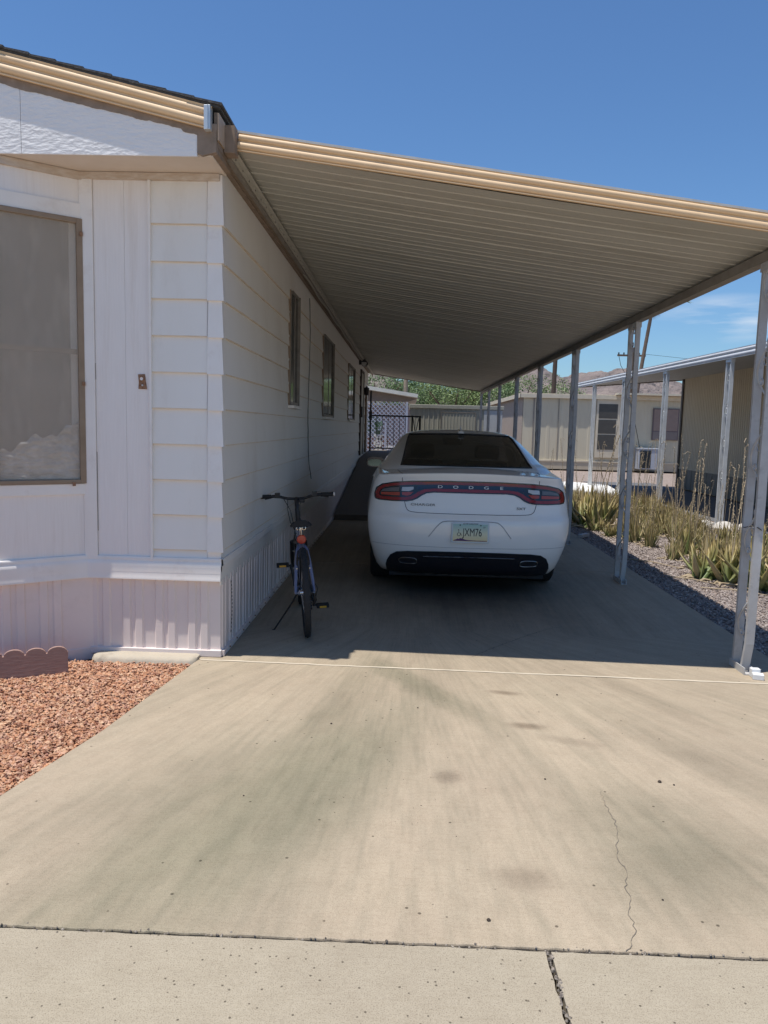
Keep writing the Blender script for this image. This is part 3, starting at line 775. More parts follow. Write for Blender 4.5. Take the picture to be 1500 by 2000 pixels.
mb = MB(); mb.lathe([(-.18, .05), (-.17, .06), (-.0, .07), (.03, .02), (.05, .01)], (.1, 0, .06), 'z', 8); mb.build('lantern_body', M_BLACK, t)

# scalloped edging board by the bay
t = thing('garden_edging', 'brown wood-look scalloped garden edging board standing before the bay skirting', 'edging', (-1.995, 4.43, 0), (0, 0, radians(-8)))
def edging(u0, u1, parent):
    d = Vector((-.303, -.19)).normalized()
    pts = [(u0, -.06), (u0, .125)]
    nsc = 9; wsc = (u1-u0)/nsc
    for k in range(nsc):
        for j in range(9):
            a = pi-pi*j/8
            pts.append((u0+wsc*(k+.5)+cos(a)*wsc*.47, .118+sin(a)*.036))
    pts.append((u1, -.06))
    mb = MB(); mb.prism([(d.x*u, d.y*u, z) for u, z in pts], (.022*.53, -.022*.85, 0))
    mb.build('scalloped_board', mat('edging_brown', (.34, .22, .18), .75, col2=(.28, .17, .14), nscale=30, namt=.5, bump=.6, bscale=14, stretch=(1, 1, 5)), parent, bevel=.003)
edging(0, 1.05, t)

# ================================================================== CARPORT
cp = thing('carport', 'long aluminium carport roof on scrollwork posts sheltering the white car', 'carport', (2.2, 4.6, 0))
cinv = Matrix.Translation((-2.2, -4.6, 0))
def C(mb, name, material, parent=None, **kw):
    mb.xf(cinv); return mb.build(name, material, parent or cp, **kw)
def zr(x): return 3.108-.141*(x+1.1)
def yfr(x): return 4.69-.034*(x+1.1)
X0, X1 = -1.10, 2.25; YC1 = 23.6
# pan profile along Y (y, dz)
prof = []; y = 0.0
while y < YC1-4.6:
    prof += [(y, 0), (y+.128, 0), (y+.134, .005), (y+.150, .005), (y+.156, 0), (y+.262, 0), (y+.268, .005), (y+.284, .005), (y+.290, 0), (y+.380, 0), (y+.384, -.007), (y+.398, -.007), (y+.400, .010), (y+.404, .010)]
    y += .406
vs = []; fs = []; NX = 6
for i in range(NX+1):
    x = X0+(X1-X0)*i/NX
    sag = -.012*sin(pi*i/NX)
    for (yy, dz) in prof: vs.append((x, yfr(x)+.02+yy, zr(x)+dz+sag))
m_ = len(prof)
for i in range(NX):
    for j in range(m_-1): fs.append((i*m_+j, i*m_+j+1, (i+1)*m_+j+1, (i+1)*m_+j))
mb = MB(); mb.add(vs, fs); C(mb, 'roof_underside', M_CEIL)
mb = MB(); mb.add([(X0, yfr(X0), zr(X0)+.05), (X1, yfr(X1), zr(X1)+.05), (X1, YC1-.2, zr(X1)+.05), (X0, YC1+.0, zr(X0)+.05)], [(0, 1, 2, 3)])
mb.add([(X0, yfr(X0), zr(X0)+.06), (X1, yfr(X1), zr(X1)+.06), (X1, YC1-.2, zr(X1)+.06), (X0, YC1, zr(X0)+.06)], [(3, 2, 1, 0)])
C(mb, 'roof_top', mat('weathered_roof_skin', (.5, .48, .44), .6))
# front tan double roll fascia
prf = roll_profile(.105)
mb = MB(); d_ = (Vector((X1, yfr(X1), zr(X1)))-Vector((X0, yfr(X0), zr(X0)))).normalized()
P = [Vector((0, 1, 0))*o+Vector((.12, 0, 1)).normalized()*u for (o, u) in prf]
mb.sweep(P, (X0+.06, yfr(X0+.06), zr(X0+.06)-.012), (X1+.02, yfr(X1+.02), zr(X1+.02)-.012))
C(mb, 'front_fascia', M_TAN, smooth=50)
mb = MB(); mb.sweep([(0, -.012, 0), (0, -.004, 0), (0, -.004, .013), (0, -.012, .013)], (X0+.06, yfr(X0+.06), zr(X0+.06)+.09), (X1+.02, yfr(X1+.02), zr(X1+.02)+.09), closed=True)
C(mb, 'fascia_lip', M_ALU)
mb = MB(); mb.box(X0-.0, X0+.062, 4.60, 4.70, 3.05, 3.20); C(mb, 'fascia_end', M_BROWN)
# back fascia
mb = MB(); mb.prism([(X0, YC1, zr(X0)-.03), (X1, YC1-.2, zr(X1)-.03), (X1, YC1-.2, zr(X1)+.06), (X0, YC1, zr(X0)+.06)], (0, .03, 0)); C(mb, 'rear_fascia', M_BEAM)
# hanger rail on the house side: brown board, pale angle strip with screw holes
mb = MB(); mb.box(X0-.004, X0+.022, 4.70, YC1, 3.03, 3.085); C(mb, 'hanger_rail', M_BEAM)
mb = MB(); mb.box(X0+.022, X0+.028, 4.70, YC1, 3.05, 3.087); mb.box(X0+.028, X0+.058, 4.70, YC1, 3.078, 3.083); st = C(mb, 'hanger_strip', mat('pale_strip', (.52, .49, .42), .5))
for k in range(60): C(MB().lathe([(0, .006), (.003, .006)], (X0+.028, 4.78+k*.2, 3.068), 'x', 6), 'strip_screw', M_BLACK, st)
# eave beam on the posts
zb_ = zr(2.2)
mb = MB(); mb.box(2.165, 2.175, 4.72, YC1-.2, 2.565, zb_-.014); mb.box(2.175, 2.235, 4.72, YC1-.2, 2.565, 2.574); mb.box(2.225, 2.235, 4.72, YC1-.2, 2.574, zb_-.014)
C(mb, 'eave_beam', M_BEAM)
mb = MB(); mb.box(2.236, 2.242, 4.72, YC1-.2, 2.568, zb_-.02); C(mb, 'eave_gutter', M_ALU)
# posts
def make_post(parent, material, h, base=True, bent=0, legw=.048, gap=.175, seed=0):
    p = bpy.data.objects.new('post', None); COL.objects.link(p); p.parent = parent
    rd = random.Random(seed)
    for s in (0, 1):
        y = s*gap
        mb = MB()
        w2 = legw/2; nz_ = 14; secs = []
        bx = [rd.uniform(-.003, .003) for _ in range(nz_+1)]
        sec = [(-w2, -.012), (-w2, .012), (-w2+.004, .012), (-w2+.004, -.008), (w2-.004, -.008), (w2-.004, .012), (w2, .012), (w2, -.012)]
        for i in range(nz_+1):
            z = .01+(h-.01)*i/nz_
            oy = 0
            if bent and s == 0 and i < 2: oy = (.05, .008)[i]
            secs.append([(a+bx[i]+(.0), b+y+oy+bx[(i+4) % (nz_+1)]*.6, z) for a, b in sec])
        o = len(mb.v)
        for q in secs: mb.v += q
        for i in range(nz_):
            for j in range(8): mb.f.append((o+i*8+j, o+i*8+(j+1) % 8, o+(i+1)*8+(j+1) % 8, o+(i+1)*8+j))
        mb.build('leg', material, p)
    mb = MB()
    z = .12
    while z < h-.3:
        pts = []
        for i in range(25):
            t_ = i/24; pts.append((.034*cos(t_*2*pi), gap/2+(gap/2-.018)*sin(t_*2*pi)*(.96), z+t_*.50))
        mb.tube(pts, .0062, 6)
        mb.ring((0, gap/2, z+.25+.0), .024, .005, 'x', 14, 6)
        mb.ring((0, gap*.5+.028, z+.125), .020, .005, 'x', 12, 6)
        mb.ring((0, gap*.5-.028, z+.375), .020, .005, 'x', 12, 6)
        z += .53
    mb.build('scrollwork', material, p, smooth=60)
    if base:
        mb = MB(); mb.box(-w2-.006, -w2, -.03, gap+.03, 0, .045); mb.box(w2, w2+.006, -.03, gap+.03, 0, .045); mb.box(-w2, w2, -.03, gap+.03, 0, .006)
        mb.build('base_shoe', material, p)
        mb = MB(); mb.box(-w2-.004, w2+.004, -.02, gap+.02, h-.05, h+.003)
        mb.build('top_bracket', material, p)
    bpy.context.view_layer.update()
    return p
proto_post = make_post(cp, M_POST, 2.563, bent=1, gap=.165, legw=.052)
proto_post2 = make_post(cp, M_POST, 2.563, bent=1, gap=.235, legw=.045, seed=5)
ys_posts = [4.80, 7.62, 10.25, 12.95, 15.7, 18.6, 21.0, 23.2]
for i, y in enumerate(ys_posts):
    p = proto_post if i == 0 else proto_post2 if i == 1 else copy_tree(proto_post2, cp)
    p.location = (2.2-2.2, y-4.6, 0)
    if i == 0: p['label'] = 'nearest post, streaked and chipped paint with a bright white foot bracket'
# bright foot bracket of the nearest post
mb = MB(); mb.box(-.005, .05, -.075, -.035, 0, .055); mb.box(.02, .085, -.115, -.06, .0, .035, Matrix.Rotation(radians(-18), 4, 'Z'))
o = mb.build('foot_bracket', mat('clean_white_metal', (.8, .8, .78), .4), proto_post, bevel=.004)
# wire wrapped round the nearest post
mb = MB(); pts = [(.03*cos(a)*1.15, .08+.1*sin(a), .93+.012*sin(a*2)) for a in [k*2*pi/24 for k in range(25)]]
mb.tube(pts, .003, 5); mb.build('wire_tie', M_BLACK, proto_post)

# ================================================================== RAMP AND GATE
t = thing('access_ramp', 'shaded brown ramp rising beside the side wall to the door landing', 'ramp', (-1.13, 12.2, 0))
mb = MB(); mb.prism([(0, 0, .001), (0, 0, .09), (0, 6.2, .74), (0, 11.2, .80), (0, 11.2, .001)], (1.02, 0, 0))
mb.build('ramp_deck', mat('brown_ramp_boards', (.16, .13, .10), .8, col2=(.12, .10, .08), nscale=5, namt=.5, bump=.4, bscale=12, stretch=(1, 12, 1)), t)
mb = MB(); mb.box(1.0, 1.04, 0, 6.1, .0, .06); mb.build('ramp_curb', M_BEAM, t)
gt = thing('iron_gate', 'low black wrought iron gate with vertical bars across the far end of the ramp', 'gate', (-1.1, 22.6, .8))
boxes([(0, .05, -.025, .025, -.05, 1.75), (1.44, 1.5, -.03, .03, -.8, 1.05), (1.22, 1.27, -.02, .02, -.8, 1.05)], 'gate_post', M_BLACK, gt)
boxes([(.05, 1.5, -.018, .018, 1.0, 1.045), (.05, 1.5, -.015, .015, .06, .09)], 'rail', M_BLACK, gt)
for k in range(6): MB().tube([(.2+k*.17, 0, .09), (.2+k*.17, 0, 1.0)], .009, 6).build('bar', M_BLACK, gt)
mb = MB(); mb.tube([(1.27, 0, .98), (1.33, 0, .6), (1.42, 0, .25)], .012, 6); mb.tube([(1.27, 0, .2), (1.36, 0, .6), (1.44, 0, .98)], .012, 6); mb.build('brace', M_BLACK, gt)
MB().box(-.02, .07, -.05, .05, .9, 1.15).build('latch_box', M_BLACK, gt, bevel=.01)

# ================================================================== SHED AT THE BACK
sh = thing('storage_shed', 'khaki vertical-ribbed metal storage shed closing the end of the carport', 'shed', (.1, 24.6, 0))
M_SHED = mat('khaki_metal', (.40, .385, .31), .6, col2=(.34, .33, .26), nscale=3, namt=.4, dirt=(.22, .2, .15), dirtscale=3, dirtamt=.3, stretch=(2, 2, .4))
def ribwall(a, b, z0, z1, step=.15, dep=.012):
    a = Vector(a); b = Vector(b); d = (b-a).normalized(); q = Vector((d.y, -d.x)); L = (b-a).length; pl = []; s = 0
    while s < L: pl += [(s, 0), (min(L, s+step*.7), 0), (min(L, s+step*.76), dep), (min(L, s+step*.94), dep)]; s += step
    pl.append((L, 0)); vs = []
    for z in (z0, z1):
        for s_, o in pl: p = a+d*s_+q*o; vs.append((p.x, p.y, z))
    m_ = len(pl); mb = MB(); mb.add(vs, [(i, i+1, m_+i+1, m_+i) for i in range(m_-1)]); return mb
ribwall((0, 0), (2.9, 0), 0, 2.12).build('wall', M_SHED, sh)
ribwall((2.9, 0), (2.9, 2.4), 0, 2.12).build('wall', M_SHED, sh)
ribwall((0, 2.4), (0, 0), 0, 2.12).build('wall', M_SHED, sh)
MB().box(-.05, 2.95, -.04, 2.45, 2.12, 2.24).build('roof', M_SHED, sh, bevel=.01)
mb = MB(); mb.box(.98, 2.05, -.03, -.013, 2.0, 2.03); mb.box(.96, .98, -.03, -.013, 0, 2.03); mb.box(2.05, 2.07, -.03, -.013, 0, 2.03); f = mb.build('door', M_BEAM, sh)
ribwall((.98, -.016), (2.05, -.016), .02, 2.0, .1, .008).build('door_panel', M_SHED, f)
MB().box(2.32, 2.9, -.02, -.0135, .02, 2.1).build('pale_panel', mat('pale_grey_panel', (.5, .51, .5), .6), sh)

# white lattice carport of the home behind
bk = thing('rear_neighbor_home', 'pinkish home behind the gate with white lattice screen and sloping white roof edge', 'house', (-1.6, 30.5, 0))
M_PINK = mat('pale_pink_wall', (.42, .33, .33), .7)
MB().box(-4, 1.75, 1.2, 8, 0, 2.4).build('wall', M_PINK, bk)
mb = MB(); mb.prism([(-3, -.4, 3.35), (1.98, -.4, 2.66), (1.98, -.4, 2.8), (-3, -.4, 3.49)], (0, 9, 0)); mb.build('roof', mat('cream_roof_edge', (.72, .68, .58), .5), bk)
mb = MB(); mb.prism([(-3, -.05, 2.5), (1.6, -.05, 2.5), (1.98, -.05, 2.64), (-3, -.05, 3.33)], (0, .08, 0)); mb.build('gable', mat('dark_gable', (.20, .16, .13), .8), bk)
mb = MB(); M_LAT = mat('white_lattice', (.72, .72, .75), .6)
def clipseg(x0, z0, dx, dz, xa, xb, za, zb):
    t0, t1 = 0, 99
    for p, d, lo, hi in ((x0, dx, xa, xb), (z0, dz, za, zb)):
        ta, tb = (lo-p)/d, (hi-p)/d
        if ta > tb: ta, tb = tb, ta
        t0 = max(t0, ta); t1 = min(t1, tb)
    return (t0, t1) if t1 > t0+.02 else None
for sgn in (1, -1):
    for k in range(-20, 40):
        xs = k*.17; d = (sgn*1.0, 1.0)
        r_ = clipseg(xs-(0 if sgn > 0 else 0), 0.0, d[0], d[1], -1.2, 1.55, .3, 2.5)
        if r_:
            a = Vector((xs+d[0]*r_[0], .02*sgn, d[1]*r_[0])); b = Vector((xs+d[0]*r_[1], .02*sgn, d[1]*r_[1]))
            q = Vector((-d[1], 0, d[0])).normalized()*.018
            if not (a.x < .75 and b.x < .75 and max(a.z, b.z) < 1.7): mb.prism([a-q, a+q, b+q, b-q], (0, .008, 0))
mb.build('lattice_screen', M_LAT, bk)
mb = MB(); mb.box(1.53, 1.62, -.05, .05, 0, 2.5); mb.box(.72, .78, -.04, .04, 0, 1.7); mb.build('screen_post', M_LAT, bk)
f = MB().box(-.35, .55, 1.12, 1.198, 1.15, 1.95).build('window', M_LAT, bk); MB().box(-.28, .48, 1.1, 1.118, 1.2, 1.9).build('pane', mat('greenish_glass', (.25, .33, .27), .2), f)
mb = MB(); mb.box(-.6, .9, 1.0, 1.19, .55, 1.1); mb.build('brick_apron', mat('salmon_brick', (.50, .26, .18), .85, col2=(.4, .2, .14), nscale=30, namt=.6), bk)
# breeze blocks
bb = thing('breeze_block_pier', 'white pierced concrete block pier seen through the gate above the car mirror', 'block wall', (-1.16, 27.4, 0))
mb = MB()
for k in range(4):
    z = .02+k*.3
    for a, b in (((0, 0), (.3, .3)), ((.3, 0), (0, .3))):
        A = Vector((a[0], 0, z+a[1])); B = Vector((b[0], 0, z+b[1])); q = (B-A).cross(Vector((0, 1, 0))).normalized()*.035
        mb.prism([A-q, A+q, B+q, B-q], (0, .1, 0))
    mb.box(-.0, .3, -.002, .102, z-.02, z+.015)
mb.build('pierced_blocks', mat('white_block', (.72, .72, .70), .8), bb)
pt = thing('patio_railing', 'low white patio railing behind the iron gate', 'railing', (-.75, 28.3, 0))
boxes([(0, 1.3, 0, .05, .75, .82), (0, 1.3, 0, .05, .2, .26)], 'rail', M_LAT, pt)
for k in range(5): MB().box(.02+k*.3, .08+k*.3, .005, .045, 0, .76).build('baluster', M_LAT, pt)
pp = thing('potted_plant', 'green potted plant on the white pierced block pier', 'plant', (-1.02, 27.45, 1.23))
mb = MB(); mb.lathe([(0, .07), (.14, .1), (.15, .09)], (0, 0, 0)); mb.build('pot', mat('dark_pot', (.05, .09, .07), .5), pp)
mb = MB(); rp = random.Random(3)
for k in range(60):
    a = rp.uniform(0, 6.28); r_ = rp.uniform(.02, .14); z = rp.uniform(.15, .4)
    mb.add([(r_*cos(a), r_*sin(a), z), (r_*cos(a)+.05*cos(a), r_*sin(a)+.05*sin(a), z+.05), (r_*cos(a+.3)+.02, r_*sin(a+.3), z+.08)], [(0, 1, 2)])
mb.build('foliage', mat('pot_leaf', (.05, .13, .06), .6), pp)

# ================================================================== CAR
CX, CY = .573, 6.62
car = thing('parked_car', 'white four-door sedan parked nose-in under the carport, seen from behind', 'car', (CX, CY, 0))
M_PAINT = mat('white_car_paint', (.84, .83, .80), .28, col2=(.82, .81, .78), nscale=3, namt=.2, coat=.8, dirt=(.6, .57, .52), dirtscale=3, dirtamt=.12)
M_GLB = mat('gloss_black', (.012, .013, .02), .12, coat=.5)
M_TINT = mat('tinted_car_glass', (.006, .012, .010), .03, spec=.6, alpha=.86)
NR, NS, NF = 18, 34, 14
def plan(w_, yr, yf, Rr, Rf, nr=3.0, ratio=None):
    pts = []
    for k in range(NR):
        if ratio is None: sx = sin(pi/2*(k/NR)**.85)
        else:
            kb = 10; th = math.asin(min(1, ratio))
            sx = ratio*k/kb if k <= kb else sin(th+(pi/2-th)*(k-kb)/(NR-kb))
        sx = min(1, max(0, sx))
        pts.append((w_*sx, yr+Rr*(1-(max(0, 1-sx**nr))**(1/nr))))
    for k in range(NS):
        pts.append((w_, yr+Rr+(yf-Rf-yr-Rr)*k/NS))
    for k in range(NF+1):
        th = pi/2*(1-k/NF); sx = sin(th) if k < NF else 0
        pts.append((w_*sx, yf-Rf*(1-(max(0, 1-sx**2.6))**(1/2.6))))
    return pts
def hy(y):
    for (a, b), (c, d) in zip(((0, 1), (1.2, .98), (2.4, .90), (3.9, .80), (4.6, .66), (5.1, .40)), ((1.2, .98), (2.4, .90), (3.9, .80), (4.6, .66), (5.1, .40), (9, .4))):
        if y <= c: return b+(d-b)*(y-a)/(c-a)
    return .4
rowsB = [(.17, .78, .30, 4.85), (.20, .82, .20, 4.9), (.26, .86, .125, 4.95), (.33, .885, .085, 4.98), (.40, .905, .055, 5.0), (.47, .925, .032, 5.02), (.53, .936, .020, 5.03), (.60, .946, .012, 5.04), (.66, .950, .010, 5.04), (.70, .951, .014, 5.04),
         (.722, .950, .022, 5.03), (.74, .947, .038, 5.03), (.77, .944, .052, 5.02), (.82, .938, .060, 5.0), (.87, .930, .068, 4.98), (.93, .918, .080, 4.96), (.99, .905, .092, 4.94), (1.035, .893, .098, 4.92), (1.065, .880, .094, 4.9),
         (1.092, .866, .086, 4.88), (1.113, .852, .084, 4.86), (1.1175, .838, .094, 4.84), (1.120, .74, .16, 4.8), (1.130, .62, .24, 4.74), (1.140, .44, .34, 4.66), (1.148, .22, .42, 4.6), (1.150, .0, .46, 4.55)]
bv = []; ring_n = None
for ri, (z, w_, yr, yf) in enumerate(rowsB):
    Rr = .30 if z < .9 else max(.16, .30-(z-.9)*.5)
    pl = plan(w_, yr, yf, Rr, .5)
    ring = []
    for (x, y) in pl:
        s_ = min(1, x/.9)
        y2 = y+(.025*s_*s_ if y < 1 else 0)
        zz = z
        if z > .55: zz = .55+(z-.55)*hy(y)
        if z > .95: zz -= .045*(x/.9)**2*max(0, 1-y/1.0)*min(1, (z-.95)/.15)
        # waist tuck on the flanks
        tk = 0
        if .95 < y < 4.3 and x > .6: tk = .022*sin((y-.95)/3.35*pi)*(1 if .3 < z < .9 else .4)
        # number plate recess
        fx = .955+.045*min(1, max(0, (y-.3)/.8))
        ring.append(Vector(((x-tk)*fx, y2, zz)))
    left = [Vector((-p.x, p.y, p.z)) for p in ring[-2:0:-1]]
    ring = ring+left; ring_n = len(ring); bv += ring
fs = []
nR = len(rowsB)
for i in range(nR-1):
    for j in range(ring_n):
        a = i*ring_n+j; b = i*ring_n+(j+1) % ring_n
        fs.append((a, b, b+ring_n, a+ring_n))
fs.append(tuple(reversed(range(ring_n))))
# shallow trapezoid recess for the plate
def in_recess(x, z):
    if not (.53 < z < .715): return 0
    hw = .36-(z-.55)*.62 if z > .55 else .36
    e = (hw-abs(x))/.02; f_ = (.705-z)/.012
    return max(0, min(1, e, f_))
mb = MB(); mb.add(bv, fs)
me = bpy.data.meshes.new('car_shell'); me.from_pydata(mb.v, [], mb.f)
bm = bmesh.new(); bm.from_mesh(me)
bmesh.ops.remove_doubles(bm, verts=bm.verts, dist=.0006)
bmesh.ops.recalc_face_normals(bm, faces=bm.faces)
bm.to_mesh(me); bm.free()
body = bpy.data.objects.new('body', me); COL.objects.link(body); body.parent = car
me.materials.append(M_PAINT)
# wheel wells by boolean, applied to mesh
cuts = []
for yy in (1.06, 4.11):
    for s in (-1, 1):
        q = MB(); q.lathe([(.60*s, .375), (1.2*s, .375)], (0, yy, .35), 'x', 48); co_ = q.build('cut', M_BLACK); cuts.append(co_)
        md = body.modifiers.new('b', 'BOOLEAN'); md.object = co_; md.operation = 'DIFFERENCE'; md.solver = 'EXACT'
        co_.parent = car
bpy.context.view_layer.update()
dg = bpy.context.evaluated_depsgraph_get()
me2 = bpy.data.meshes.new_from_object(body.evaluated_get(dg))
body.modifiers.clear(); body.data = me2
for c in cuts: bpy.data.objects.remove(c)
for p in me2.polygons: p.use_smooth = True
me2.set_sharp_from_angle(angle=radians(34))
if len(me2.materials) == 0: me2.materials.append(M_PAINT)
bvh = BVHTree.FromPolygons([v.co.copy() for v in me2.vertices], [tuple(p.vertices) for p in me2.polygons])
def hit(x, z, default=.08):
    h = bvh.ray_cast(Vector((x, -1, z)), Vector((0, 1, 0)))
    if h[0] is None: return None, None
    return h[0], h[1]
def patch(name, polys, off, material, parent=None, label=None, grid=.03, thick=.004):
    """polygons (x,z) wrapped on the rear of the shell, standing off by off"""
    bm = bmesh.new()
    for poly in polys:
        vs = [bm.verts.new((x, 0, z)) for x, z in poly]; f_ = bm.faces.new(vs)
    for ax, nrm in ((0, Vector((1, 0, 0))), (2, Vector((0, 0, 1)))):
        lo = min(v.co[ax] for v in bm.verts); hi = max(v.co[ax] for v in bm.verts); k = math.floor(lo/grid)*grid
        st = grid if ax == 0 else grid*.6
        while k < hi:
            bmesh.ops.bisect_plane(bm, geom=bm.verts[:]+bm.edges[:]+bm.faces[:], plane_co=nrm*k, plane_no=nrm, dist=1e-6); k += st
    bmesh.ops.triangulate(bm, faces=bm.faces)
    for v in bm.verts:
        p, nn = hit(v.co.x, v.co.z)
        if p is None: p, nn = hit(v.co.x*.985, v.co.z)
        if p is None: p = Vector((v.co.x, .3, v.co.z)); nn = Vector((0, -1, 0))
        if nn.y > 0: nn = -nn
        v.co = Vector((v.co.x, p.y, v.co.z))+Vector((nn.x*.4, nn.y, nn.z*.3)).normalized()*off
    r_ = bmesh.ops.solidify(bm, geom=bm.faces[:], thickness=thick)
    bmesh.ops.recalc_face_normals(bm, faces=bm.faces)
    m_ = bpy.data.meshes.new(name); bm.to_mesh(m_); bm.free(); m_.materials.append(material)
    for p in m_.polygons: p.use_smooth = True
    m_.set_sharp_from_angle(angle=radians(40))
    ob = bpy.data.objects.new(name, m_); COL.objects.link(ob); ob.parent = parent or car
    if label: ob['label'] = label
    return ob
def sym(h):     # half outline top (from centre) then bottom (to centre)
    return h
def mirror(poly): return [(-x, z) for x, z in reversed(poly)]
def smoothp(p, it=1, closed=True):
    for _ in range(it):
        q = []; m_ = len(p)
        for i in range(m_ if closed else m_-1):
            a = p[i]; b = p[(i+1) % m_]
            q += [(a[0]*.75+b[0]*.25, a[1]*.75+b[1]*.25), (a[0]*.25+b[0]*.75, a[1]*.25+b[1]*.75)]
        p = q
    return p
topL = [(0, 1.046), (.28, 1.045), (.52, 1.037), (.68, 1.022), (.78, 1.0), (.832, .965), (.85, .915), (.846, .878)]
botL = [(.835, .862), (.80, .856), (.68, .853), (.56, .856), (.505, .866), (.462, .885), (.425, .912), (.385, .932), (.32, .941), (0, .940)]
outer = topL+botL
half = outer
def full(half): return half+mirror(half[1:-1]) if abs(half[0][0]) < 1e-6 and abs(half[-1][0]) < 1e-6 else half
# shrink for the red ring
ring_o_t = [(0, 1.036), (.28, 1.035), (.52, 1.027), (.675, 1.012), (.77, .992), (.818, .96), (.836, .915), (.833, .88)]
ring_o_b = [(.822, .871), (.79, .866), (.68, .863), (.565, .866), (.512, .876), (.472, .895), (.435, .921), (.392, .942), (.325, .951), (0, .950)]
ring_i_t = [(0, 1.012), (.28, 1.011), (.50, 1.003), (.66, .990), (.745, .974), (.788, .950), (.802, .92), (.80, .903)]
ring_i_b = [(.795, .897), (.77, .892), (.68, .889), (.575, .891), (.532, .900), (.495, .917), (.455, .944), (.405, .966), (.33, .975), (0, .975)]
lb = patch('tail_light_bar', [full(outer)], .004, M_GLB, label='black racetrack tail light bar with a red ring spanning the boot')
redm = mat('red_lens', (.28, .010, .009), .15, coat=.5, col2=(.20, .007, .007), nscale=30, namt=.5)
so_ = ring_o_t+ring_o_b; si_ = ring_i_t+ring_i_b
quads = []
for a, b in ((ring_o_t, ring_i_t), (ring_o_b, ring_i_b)):
    for i in range(len(a)-1): quads.append([a[i], a[i+1], b[i+1], b[i]])
quads.append([ring_o_t[-1], ring_o_b[0], ring_i_b[0], ring_i_t[-1]])
quads += [mirror(q) for q in quads]
rg_ = patch('red_ring', quads, .0075, redm, parent=lb, grid=.05, thick=.003)
nav = patch('dark_strip', [full([(0, 1.006), (.28, 1.005), (.46, .998), (.47, .965), (.40, .972), (.33, .981), (0, .981)])], .0075, mat('navy_gloss', (.012, .018, .05), .15, coat=.4), parent=lb, thick=.002)
for s in (1, -1):
    P1_ = [(.50, .985), (.60, .978), (.605, .945), (.54, .945), (.50, .962)]
    P2_ = [(.625, .976), (.70, .970), (.765, .955), (.785, .935), (.625, .942)]
    P3_ = [(.50, .94), (.60, .935), (.60, .912), (.56, .905), (.53, .912)]
    P4_ = [(.62, .934), (.785, .926), (.785, .905), (.62, .905)]
    f_ = (lambda p: p) if s > 0 else mirror
    patch('reverse_lens', [f_(P1_)], .0085, mat('clear_lens', (.55, .58, .62), .1, coat=.6), parent=lb, thick=.003)
    patch('lamp_chamber', [f_(P2_)], .0085, mat('smoked_lens', (.14, .13, .14), .1, coat=.6), parent=lb, thick=.003)
    patch('indicator_lens', [f_(P3_), f_(P4_)], .009, mat('amber_red_lens', (.42, .055, .03), .15, coat=.6), parent=lb, thick=.003)
chrome = mat('bright_chrome', (.8, .8, .82), .15, metal=1.0)
dullc = mat('dull_chrome', (.35, .34, .33), .3, metal=1.0)
white_e = mat('bright_badge', (.85, .86, .9), .25)
for ch, x in zip('DODGE', (-.268, -.134, 0.0, .134, .266)):
    p, nn = hit(x, .992)
    text_mesh('letter', ch, .036, white_e, Matrix.Translation((x, p.y-.012, .992)) @ Matrix.Rotation(pi/2, 4, 'X'), car, .0015, xscale=1.75)
dk = mat('dark_badge', (.10, .10, .11), .3, metal=.6)
p, nn = hit(-.42, .83); text_mesh('model_lettering', 'CHARGER', .030, dk, Matrix.Translation((-.415, p.y-.004, .832)) @ Matrix.Rotation(radians(-4), 4, 'Z') @ Matrix.Rotation(pi/2, 4, 'X'), car, .002, xscale=1.6)
p, nn = hit(.44, .82); text_mesh('trim_lettering', 'SXT', .030, dk, Matrix.Translation((.442, p.y-.004, .818)) @ Matrix.Rotation(radians(5), 4, 'Z') @ Matrix.Rotation(pi/2, 4, 'X'), car, .002, xscale=1.6)
# boot lid seam
def surf_curve(pts, r_, name, material, parent=None, off=0.0, closed=False):
    P = []
    for (a, b) in zip(pts, pts[1:]):
        m_ = max(2, int(math.hypot(b[0]-a[0], b[1]-a[1])/.02))
        for i in range(m_): P.append((a[0]+(b[0]-a[0])*i/m_, a[1]+(b[1]-a[1])*i/m_))
    P.append(pts[-1]); Q = []
    for (x, z) in P:
        p, nn = hit(x, z)
        if p is None: continue
        Q.append((x, p.y+off, z))
    mb = MB(); mb.tube(Q, r_, 6); return mb.build(name, material, parent or car, smooth=60)
sm = smoothp([(.600, 1.075), (.602, 1.04), (.585, .90), (.567, .81), (.545, .775), (.49, .763), (.20, .760), (0, .760)], 2, False)
seam = [(-x, z) for x, z in sm]+list(reversed(sm))
surf_curve(seam, .0028, 'boot_seam', M_BLACK)
# seam continuing over the deck sides
mb = MB()
for s in (-1, 1):
    pts = []
    for (x, y) in ((.601, .15), (.612, .2), (.63, .32), (.645, .46), (.65, .56)):
        h = bvh.ray_cast(Vector((x*s, y, 2)), Vector((0, 0, -1)))
        if h[0]: pts.append(h[0]+Vector((0, 0, .0)))
    if len(pts) > 1: mb.tube(pts, .0026, 6)
mb.build('boot_seam', M_BLACK, car)
# bumper trapezoid crease round the plate
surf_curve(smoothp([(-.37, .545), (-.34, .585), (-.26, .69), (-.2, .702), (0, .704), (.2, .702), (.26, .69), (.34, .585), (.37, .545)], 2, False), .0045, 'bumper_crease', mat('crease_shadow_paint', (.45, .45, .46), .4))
surf_curve([(-.90, .475), (-.5, .468), (0, .465), (.5, .468), (.90, .475)], .0022, 'bumper_crease', MATS['crease_shadow_paint'])
